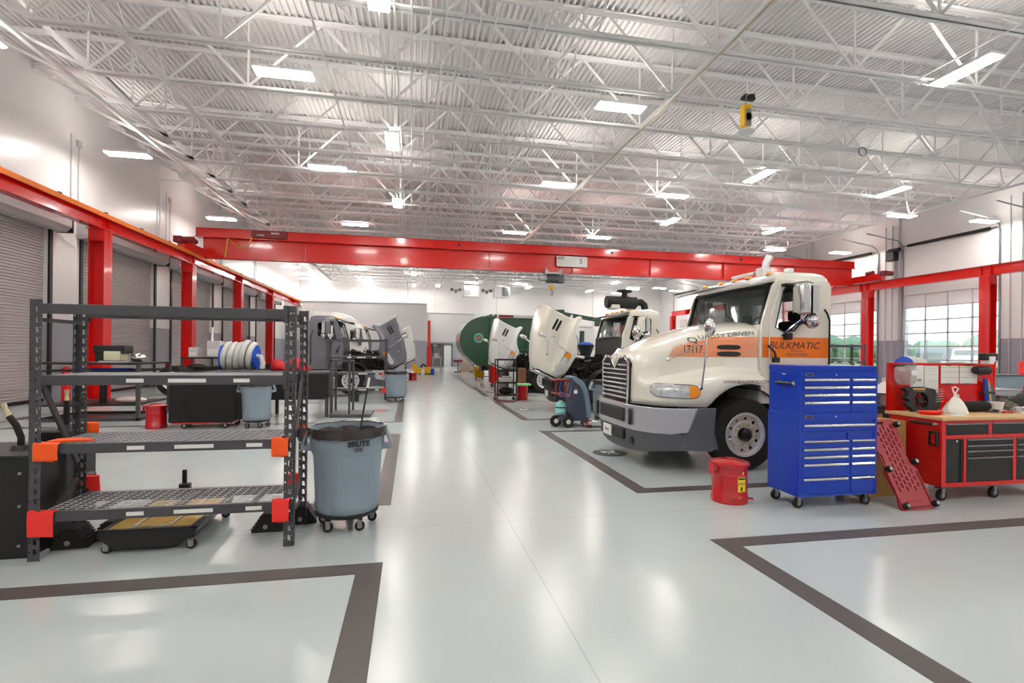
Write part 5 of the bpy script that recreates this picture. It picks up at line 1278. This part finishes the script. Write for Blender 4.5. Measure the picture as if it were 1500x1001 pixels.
MB().box(5.75,7.1,.1,2.3,1.0,2.85).box(5.85,7.0,.2,2.2,2.85,3.0).build('cab', M_whitep, t, bevel=.06)
MB().box(5.9,6.5,.08,.1,1.9,2.7).build('cab_window', M_dglass, t, smooth=0)
MB().box(1.9,2.9,-.03,.0,1.05,1.2).build('stained_panel', mat('rusty_pink','b09080',.6), t, smooth=0)
# ---------------------------------------------------------------- middle ground, right of the aisle
t = thing('ac_service_machine', 'slate and steel-blue air conditioning service machine with teal tank beside the trash can', 'service machine', (3.0, 10.55, 0))
MB().prism([(.38,.22),(.30,.3),(.36,.55),(.36,.85),(.30,1.05),(.42,1.06),(.60,.95),(.70,.75),(.74,.5),(.76,.2),(.76,.13),(.08,.13),(.08,.22)], 'y', -.22, .22).build('body', M_slate, t, bevel=.02)
MB().prism([(.34,1.08),(.44,1.09),(.63,.97),(.73,.76),(.78,.5),(.8,.2),(.70,.2),(.67,.5),(.62,.72),(.54,.88),(.40,.98)], 'y', -.25, .25).build('side_shell', M_slate2, t, bevel=.02)
MB().lathe([(.001,.26),(.09,.27),(.115,.3),(.115,.46),(.1,.5),(.05,.54),(.04,.56),(.001,.56)], (.17,-.05,0), 20).build('refrigerant_tank', M_teal, t)
MB().lathe([(.118,.4),(.118,.425)], (.17,-.05,0), 20).build('tank_strap', M_black, t)
for (x, y) in ((.02,-.1),(.24,-.28)):
    w_ = MB().lathe([(.05,-.035),(.11,-.04),(.125,-.02),(.125,.02),(.11,.04),(.05,.035),(.05,-.035)], (x+.03,y,.125), 24, axis='y').build('wheel', M_rubber, t)
    MB().lathe([(.001,-.035),(.03,-.04),(.06,-.03)], (x+.03,y,.125), 18, axis='y').build('wheel_hub', M_paper, w_)
MB().box(-.02,.4,-.2,.2,.98,1.02).box(.0,.3,-.2,.2,.7,.72).build('hose_shelf', M_maroon, t, bevel=.01)
for k, c_ in enumerate((M_canred, M_bluep, M_canred)):
    x = .05+.09*k; MB().tube(catmull([(x,-.2,.98),(x-.05,-.24,.8),(x+.1,-.26,.65),(x+.2,-.24,.8),(x+.25,-.2,.95)], 4), .007, 6).build('charging_hose', c_, t)
MB().box(.40,.48,-.255,-.25,.72,.8).build('white_label', M_paper, t, smooth=0)
caster(t, .74, -.15, .04); caster(t, .74, .15, .04)
MB().box(.6,.78,-.2,.2,.1,.135).build('rear_base', M_slate, t, smooth=0)
t = thing('floor_jack', 'silver and red trolley floor jack lying by the service machine', 'jack', (3.95, 10.3, 0))
MB().box(-.25,.3,-.1,-.07,.04,.13).box(-.25,.3,.07,.1,.04,.13).box(-.2,.25,-.08,.08,.09,.12).build('jack_frame', M_alu, t, bevel=.006)
MB().box(-.28,-.12,-.08,.08,.03,.11).lathe([(.001,0),(.05,0),(.05,.03),(.001,.03)], (-.18,0,.11), 14).build('jack_saddle', M_canred, t, bevel=.01)
for (x, y) in ((-.22,-.12),(-.22,.12),(.25,-.12),(.25,.12)): MB().cyl((x,y-.015,.035),(x,y+.015,.035),.035,n=14).build('jack_wheel', M_rubber, t)
MB().tube([(.25,0,.12),(.3,.05,.6),(.36,.1,.95)], .014, 8).build('jack_handle', M_steel, t)
tag(MB().sphere((0,0,.05),.09,10,7,(1.2,.8,.6)).build('red_rag', M_redcl, loc=(4.33, 10.62, .985)), 'red rag on the rim of the trash can behind the white truck', 'rag')
t = thing('utility_cart', 'black open shelf utility cart with wire organiser on top, beside the aisle', 'cart', (2.70, 15.95, 0))
cw, cd = .62, .48
for (x, y) in ((0,0),(cw,0),(0,cd),(cw,cd)):
    MB().box(x-.018,x+.018,y-.018,y+.018,.11,1.36).build('post', M_black, t, smooth=0); caster(t, x, y, .05)
for z in (.2, .6, .98, 1.34): MB().box(0,cw,0,cd,z-.012,z).box(-.01,cw+.01,-.01,.0,z-.03,z+.02).box(-.01,cw+.01,cd,cd+.01,z-.03,z+.02).box(-.01,0,0,cd,z-.03,z+.02).box(cw,cw+.01,0,cd,z-.03,z+.02).build('shelf', M_black, t, smooth=0)
t = thing('wire_organiser', 'white wire organiser standing on the black utility cart', 'organiser', (2.75, 16.05, 1.34))
for k in range(9): MB().tube([(.06*k,0,.005),(.06*k,0,.2-.02*(k%2)),(.06*k+.02,.25,.16),(.06*k,.25,.005)], .005, 5).build('wire_loop', M_ltgray, t)
MB().box(-.01,.5,0,.26,0,.008).build('wire_base', M_ltgray, t, smooth=0)
tag(MB().sphere((0,0,.12),.2,14,9,(1.3,.8,.6)).build('dark_bag', M_fabric, loc=(3.03, 16.2, .2)), 'dark bag on the bottom shelf of the black utility cart', 'bag')
tag(MB().box(-.2,.2,-.12,.12,0,.14).box(-.1,.22,-.1,.1,.14,.2).build('parts_box', M_ltgray, loc=(3.0, 16.2, .6), bevel=.02), 'grey box of parts on the middle shelf of the black utility cart', 'box')
tag(MB().box(-.24,.24,-.15,.15,0,.02).build('red_mat', M_maroon, loc=(2.95,15.7,.001)), 'dark red mat on the floor in front of the black utility cart', 'mat')
t = thing('red_drum', 'red drum with light green tray on top beside the black utility cart', 'drum', (3.62, 16.4, 0))
MB().lathe([(.001,0),(.18,0),(.185,.02),(.18,.2),(.185,.22),(.18,.24),(.18,.47),(.001,.47)], (0,0,0), 24).build('drum_body', M_canred, t)
MB().box(-.26,.26,-.2,.2,.47,.54).build('green_tray', M_lgreen, t, bevel=.02)
t = thing('tool_cabinet', 'bright red rolling tool cabinet behind the black utility cart', 'tool cabinet', (3.5, 22.3, 0))
MB().box(0,.85,0,.5,.14,1.15).build('cabinet_body', M_red, t, bevel=.01)
for k in range(6): MB().box(.04,.8,-.012,0,.2+.15*k,.33+.15*k).build('drawer', M_red, t, bevel=.004)
for (x, y) in ((.08,.08),(.77,.08),(.08,.42),(.77,.42)): caster(t, x, y, .06)
MB().box(-.06,0,.0,.5,.2,1.1).build('side_locker', M_maroon, t, bevel=.01)
t = tag(MB().box(0,.3,0,.3,0,1.0).build('brown_cabinet', mat('brown_laminate','7a4e34',.6), loc=(3.78, 17.9, 0), bevel=.01), 'narrow brown cabinet behind the red drum', 'cabinet')
MB().box(.02,.28,-.01,0,.05,.95).build('cabinet_door', mat('brown_laminate','7a4e34'), t, bevel=.004)
t = tag(MB().box(0,.25,0,.3,0,.95).build('grey_bin', M_ltgray, loc=(3.5, 17.9, 0), bevel=.02), 'narrow light grey bin between red tool cabinet and brown cabinet', 'bin')
MB().box(-.01,.26,-.01,.31,.95,1.0).build('bin_lid', M_dkgray, t, bevel=.01)
for k, (x, y) in enumerate(((4.75, 17.2), (4.95, 17.5))):
    t = thing('fire_extinguisher', ['left', 'right'][k]+' one of two small red extinguishers on the floor by the tilted cream hood', 'extinguisher', (x, y, 0), 0, 'red extinguishers by the truck')
    MB().lathe([(.001,0),(.09,0),(.095,.02),(.095,.38),(.06,.45),(.025,.47),(.001,.47)], (0,0,0), 18).build('cylinder', M_canred, t)
    MB().box(-.03,.05,-.015,.015,.47,.52).build('valve', M_black, t, bevel=.005)
    MB().tube([(.02,0,.5),(.1,0,.42),(.12,0,.2)], .012, 6).build('nozzle_hose', M_black, t)
t = thing('oil_drain_funnel', 'tall black oil drain funnel with blue top standing behind the cream hood', 'drain funnel', (5.75, 16.2, 0))
MB().loft([[(.08*math.cos(a),.08*math.sin(a),1.25) for a in [2*PI*k/16 for k in range(16)]],[(.30*math.cos(a),.24*math.sin(a),1.85) for a in [2*PI*k/16 for k in range(16)]]]).build('funnel', M_blackp, t)
MB().sphere((0,0,1.86),.26,14,8,(1,.8,.35)).build('blue_lid', M_bluep, t)
MB().cyl((0,0,.5),(0,0,1.27),.03,n=8).cyl((0,0,.05),(0,0,.52),.28,n=20).build('drum_base', M_black, t)
def mop(x, y, s, lab, rz=0):
    t = thing('mop_bucket', lab, 'mop bucket', (x, y, 0), rz); S_ = Matrix.Scale(s, 4)
    MB().loft([[(-.22,-.16,.08),(.22,-.16,.08),(.22,.16,.08),(-.22,.16,.08)],[(-.3,-.2,.42),(.26,-.2,.42),(.26,.2,.42),(-.3,.2,.42)]]).xf(S_).build('bucket', M_yellow, t, bevel=.02)
    MB().prism([(-.3,.42),(-.05,.42),(-.1,.72),(-.34,.74)], 'y', -.16*s, .16*s).build('wringer', M_yellow, t, bevel=.02)
    MB().tube([(-.1,0,.45),(-.18,.05,1.0),(-.26,.1,1.55)], .015, 7).xf(S_).build('mop_handle', mat('tan_wood','b88a50',.6), t)
    for (a, b_) in ((-.18,-.14),(.18,-.14),(-.18,.14),(.18,.14)): caster(t, a*s, b_*s, .035*s)
    return t
mop(3.75, 28.4, 1.05, 'yellow mop bucket with mop handle on the right of the aisle')
mop(.35, 33.6, 1.0, 'yellow mop bucket at the end of the aisle, left of the corridor door', .3)
t = thing('supply_caddy', 'low yellow and blue cleaning caddy next to the far yellow mop bucket', 'caddy', (1.05, 33.7, 0))
MB().box(-.22,.15,-.2,.2,.06,.5).build('caddy_body', M_yellow, t, bevel=.03); MB().box(.16,.4,-.15,.15,.05,.4).build('blue_bucket', M_bluep, t, bevel=.04); MB().tube([(-.5,0,.5),(-.3,0,.68),(-.1,0,.5)], .07, 8).build('black_hose', M_rubber, t); MB().box(-.24,.42,-.2,.2,.02,.06).build('base', M_black, t)
t = thing('lift_column', 'tall orange-red vehicle lift column at the end of the aisle', 'lift column', (1.1, 34.3, 0))
MB().box(-.1,.1,-.12,.12,0,3.6).build('mast', mat('orange_red_paint','e8421c',.4), t, bevel=.01); MB().box(-.25,.25,-.25,.25,0,.06).build('base_plate', M_dkgray, t); MB().box(-.14,.14,-.18,-.12,.4,1.9).build('carriage', M_red, t, bevel=.01)
t = thing('computer_stand', 'grey computer desk stand right of the orange lift column', 'stand', (1.75, 36.5, 0))
MB().box(-.35,.35,-.25,.25,1.05,1.1).box(-.3,-.25,-.2,.2,0,1.05).box(.25,.3,-.2,.2,0,1.05).box(-.3,.3,-.2,.2,.35,.4).build('stand_frame', M_ltgray, t, smooth=0); MB().box(-.2,.2,-.03,.03,1.1,1.4).build('monitor', M_ltgray, t, bevel=.01)
t = thing('supply_cart', 'dark cart loaded with red and yellow containers behind the right yellow mop bucket', 'cart', (4.35, 28.9, 0))
MB().box(-.35,.35,-.2,.2,.12,.16).box(-.35,.35,-.2,.2,.62,.66).box(-.35,-.31,-.2,.2,0,1.0).box(.31,.35,-.2,.2,0,1.0).build('cart_frame', M_black, t, smooth=0)
MB().box(-.25,.0,-.12,.12,.66,.95).build('red_container', M_red, t, bevel=.03); MB().box(.05,.25,-.12,.12,.16,.42).build('yellow_container', M_yellow, t, bevel=.03); MB().lathe([(.001,0),(.06,0),(.06,.25),(.001,.27)],(.18,0,.66),12).build('blue_bottle', M_bluep, t)
t = tag(MB().box(-.2,.2,-.2,.2,0,1.15).build('grey_cabinet', mat('slate_bin','5c6470',.5), loc=(5.1, 28.9, 0), bevel=.03), 'slate grey bin under the green truck body', 'bin')
MB().box(-.22,.22,-.22,.22,1.15,1.22).build('bin_lid', M_dkgray, t, bevel=.01)
for k, x in enumerate((3.35, 4.5)):
    t = thing('work_stool', ['left', 'right'][k]+' one of two dark red stools by the corridor, far right of the door', 'stool', (x, 37.5, 0), 0, 'dark red stools at the end of the hall')
    MB().cyl((0,0,.75),(0,0,.92),.36,n=18).build('seat', M_maroon, t, bevel=.03); MB().cyl((0,0,.1),(0,0,.75),.04,n=8).build('post', M_black, t); MB().cyl((0,0,0),(0,0,.06),.25,n=16).build('foot', M_black, t)
t = thing('display_board', 'pale upright board with blue square by the corridor wall', 'board', (4.0, 38.4, 0))
MB().box(-.45,.45,-.03,.03,.2,2.6).build('panel', mat('pale_pink_board','e8d8cc',.6), t); MB().box(.1,.42,-.04,-.03,1.75,2.15).build('blue_square', M_bluep, t); MB().box(-.5,.5,-.3,.3,0,.2).build('board_base', mat('tan_base','cdbb9e',.6), t)
t = thing('traffic_cone', 'red cone-shaped marker leaning near the green truck tail', 'cone', (4.6, 34.0, 0))
MB().lathe([(.001,1.5),(.06,1.5),(.22,.05),(.3,.05),(.3,0),(.001,0)],(0,0,0),18).build('cone_body', M_red, t)

# ---------------------------------------------------------------- middle ground, left of the aisle
def frame_table(name, label, loc, W, D, Hh, shelf=(.35,), leg=.04, base=True):
    t = thing(name, label, 'table', loc)
    MB().box(0,W,0,D,Hh-.04,Hh).build('tabletop', M_black, t, smooth=0)
    for (x, y) in ((0,0),(W-leg,0),(0,D-leg),(W-leg,D-leg)): MB().box(x,x+leg,y,y+leg,0,Hh-.04).build('leg', M_rack, t, smooth=0)
    for z in shelf: MB().box(leg,W-leg,.01,D-.01,z-.03,z).build('shelf', M_black, t, smooth=0)
    if base: MB().box(0,W,0,leg,0,.06).box(0,W,D-leg,D,0,.06).box(0,leg,0,D,0,.06).box(W-leg,W,0,D,0,.06).build('base_rail', M_rack, t, smooth=0)
    return t
frame_table('work_table', 'black steel work table with a machine on top, seen through the left of the rack', (-7.9, 12.4, 0), 2.05, 1.5, 1.27, shelf=(.36, 1.1), leg=.07)
t = thing('bench_machine', 'black bench machine with cream panel on the left work table', 'machine', (-6.55, 12.8, 1.27))
MB().box(-.32,.3,-.18,.2,.2,.38).box(-.28,-.1,-.18,.15,.02,.2).build('machine_body', M_blackp, t, bevel=.02)
MB().box(-.1,.22,-.2,.12,.05,.25).build('cream_panel', mat('cream_panel','dcd9b8',.5), t, bevel=.01); MB().box(-.2,.2,-.2,.2,0,.04).build('machine_base', M_ltgray, t)
t = tag(MB().sphere((0,0,.11),.13,16,10,(1.3,.8,.8)).build('chrome_lamp', M_chrome, loc=(-6.02, 12.7, 1.27)), 'shiny chrome lamp head at the right end of the left work table', 'lamp')
MB().cyl((.05,-.02,.1),(.2,-.1,.02),.03,n=8).build('lamp_arm', M_steel, t)
tag(MB().box(-.5,.4,-.15,.15,0,.04).build('blue_pad', M_bluep, loc=(-6.6, 12.75, 1.10), bevel=.01), 'blue pad on the upper shelf of the left work table', 'pad')
tag(MB().cyl((0,0,0),(0,0,.4),.07,n=14).cyl((0,0,.4),(0,0,.72),.03,n=10).build('hydraulic_ram', M_black, loc=(-6.8, 12.9, .36)), 'black upright hydraulic ram on the lower shelf of the left work table', 'ram')
tag(MB().sphere((0,0,.07),.2,14,8,(1.6,.7,.35)).build('red_white_cloth', mat('pink_cloth','e0b8ac',.8, h2='f0e6de', nscale=6), loc=(-6.2, 12.8, .36)), 'crumpled pink and white cloth on the lower shelf of the left work table', 'cloth')
frame_table('work_table', 'black steel table carrying grey boxes, beyond the second red column', (-6.75, 16.6, 0), 1.45, .8, 1.33, shelf=(.9,.3), leg=.05)
for k, (x, w_, h_, lab) in enumerate(((-6.6,.25,.3,'small grey box, leftmost on the far black table'),(-6.1,.36,.5,'light grey box in the middle of the far black table'),(-5.68,.34,.42,'light grey box at the right of the far black table'))):
    t = tag(MB().box(0,w_,0,.35,0,h_).build('equipment_box', M_ltgray, loc=(x, 16.75, 1.33), bevel=.015), lab, 'box', 'grey boxes on the far black table'); MB().box(.03,w_-.03,-.01,0,.04,h_*.5).build('front_panel', M_white, t)
tag(MB().cyl((0,0,0),(0,0,.42),.035,n=10).build('white_tube', M_paper, loc=(-6.0,16.9,1.83)), 'upright white tube on the middle grey box', 'tube')
# draped cart
t = thing('draped_cart', 'low cart on casters covered with a black cloth, seen through the rack', 'cart', (-4.68, 11.05, 0))
rg = random.Random(11); n_ = 60; per = []
for k in range(n_):
    u = k/n_*4
    if u < 1: p = (u*1.15, 0)
    elif u < 2: p = (1.15, (u-1)*.65)
    elif u < 3: p = (1.15-(u-2)*1.15, .65)
    else: p = (0, .65-(u-3)*.65)
    per.append(p)
rings = []
for z, f in ((.97,.9),(.965,.98),(.93,1.0),(.6,1.01),(.3,1.02),(.14,1.03)):
    rings.append([((x-.575)*f+.575+.012*math.sin(k*1.3)*(1-z), (y-.32)*f+.32+(.02*math.sin(k*.9)+.012*math.sin(k*2.3))*(1-z), z+(.02*math.sin(k*.4) if z < .2 else 0)) for k, (x, y) in enumerate(per)])
MB().loft(rings, cap=True).build('cloth_cover', M_fabric, t, smooth=70)
MB().box(.02,1.13,.02,.63,.1,.13).build('cart_base', M_canred, t, smooth=0)
for (x, y) in ((.25,.05),(1.0,.05),(.15,.58),(1.05,.6)): caster(t, x, y, .055)
# long black bench with the coiled hose
t = thing('long_bench', 'long black enclosed bench on legs behind the draped cart', 'bench', (-4.6, 12.6, 0))
MB().box(0,2.65,.0,.8,.42,1.03).build('bench_body', M_black, t, smooth=0); MB().box(-.02,2.68,-.03,.83,1.03,1.08).build('bench_top', M_dkgray, t, bevel=.004)
for x in (0,1.3,2.58): MB().box(x,x+.07,0,.07,0,.42).build('leg', M_rack, t, smooth=0); MB().box(x,x+.07,.73,.8,0,.42).build('leg', M_rack, t, smooth=0)
t = thing('exhaust_hose_coil', 'thick light grey hose coiled on a blue reel, standing on the long bench', 'hose coil', (-4.33, 12.95, 1.08))
for k, (x, r) in enumerate(((.06,.27),(.20,.27),(.33,.27),(.46,.28),(.6,.27))):
    MB().tube([(x+.05*math.sin(a), r*math.cos(a), .36+r*math.sin(a)+(.04 if k == 3 else 0)) for a in [2*PI*q/28 for q in range(28)]], .066, 10, closed=True).build('hose_turn', M_hosew, t)
MB().lathe([(.001,-.02),(.3,-.02),(.3,.02),(.001,.02)],(-.02,0,.32),28,axis='x').build('reel_flange', M_bluep, t)
MB().lathe([(.001,-.02),(.29,-.02),(.29,.02),(.001,.02)],(.70,0,.32),28,axis='x').build('reel_flange', M_bluep, t)
MB().tube([(.72,-.05,.35),(.82,-.1,.34),(.87,-.12,.2),(.86,-.12,.06)], .06, 10).build('hose_end', M_hosew, t)
def sack(x, y, z, s, lab, f):
    rg = random.Random(int(s*100)); rings = []
    for i, (r, h_) in enumerate(((.01,0),(.2,.01),(.22,.08),(.17,.2),(.10,.3),(.03,.36),(.01,.37))):
        rings.append([((r+.02*math.sin(4*a+i)*(r>.05))*1.3*math.cos(a)+f*h_*.4, r*math.sin(a), h_+.02*math.sin(3*a)*(0<h_<.3)) for a in [2*PI*k/24 for k in range(24)]])
    tag(MB().loft(rings).xf(Matrix.Scale(s, 4)).build('red_cover', M_redcl, smooth=70, loc=(x, y, z)), lab, 'cover', 'red covers on the long bench')
sack(-3.12, 13.15, 1.082, .8, 'red cloth cover on the long bench right behind the coiled hose', -1); sack(-2.68, 13.0, 1.082, .95, 'larger red pointed cover on the long bench, right of the smaller red cover', -.6)
t = thing('steel_stand', 'dark open steel stand with low platform behind the near rack right post', 'stand', (-1.90, 12.5, 0))
for (x, y) in ((.0,.0),(.0,.8),(.42,.0),(.42,.8)): MB().box(x,x+.05,y,y+.05,0,1.36).build('post', M_rack, t, smooth=0)
MB().box(.0,.47,0,.05,1.32,1.36).box(.0,.47,.8,.85,1.32,1.36).box(0,.05,0,.85,1.32,1.36).box(.42,.47,0,.85,1.32,1.36).box(0,.47,0,.05,.5,.54).build('stand_rail', M_rack, t, smooth=0)
MB().box(.0,.95,-.05,.9,.02,.08).build('platform', M_dkgray, t, smooth=0)
make_rack('storage_rack', 'farther dark rack with wire shelves in front of the grey truck', (-2.62, 16.7, 0), W=1.79)
for (x, z, m_, lab) in ((1.66,.885,M_orfab,'orange vinyl sleeve on the right beam end of the farther rack'),(1.67,.385,M_rdfab,'red vinyl sleeve on the lower right beam end of the farther rack'),(.0,.885,M_orfab,'orange vinyl sleeve on the left beam end of the farther rack'),(.0,.385,M_rdfab,'red vinyl sleeve on the lower left beam end of the farther rack')):
    strap(-2.62+x, 16.7, z, .12, .15, m_, lab)
t = tag(MB().box(-.13,.13,-.1,.1,0,.2).box(-.16,.16,-.03,.03,.2,.26).build('black_block', M_blackp, loc=(-1.75, 16.3, 0), bevel=.01), 'black block on the floor in front of the farther rack', 'block')
"""
"""
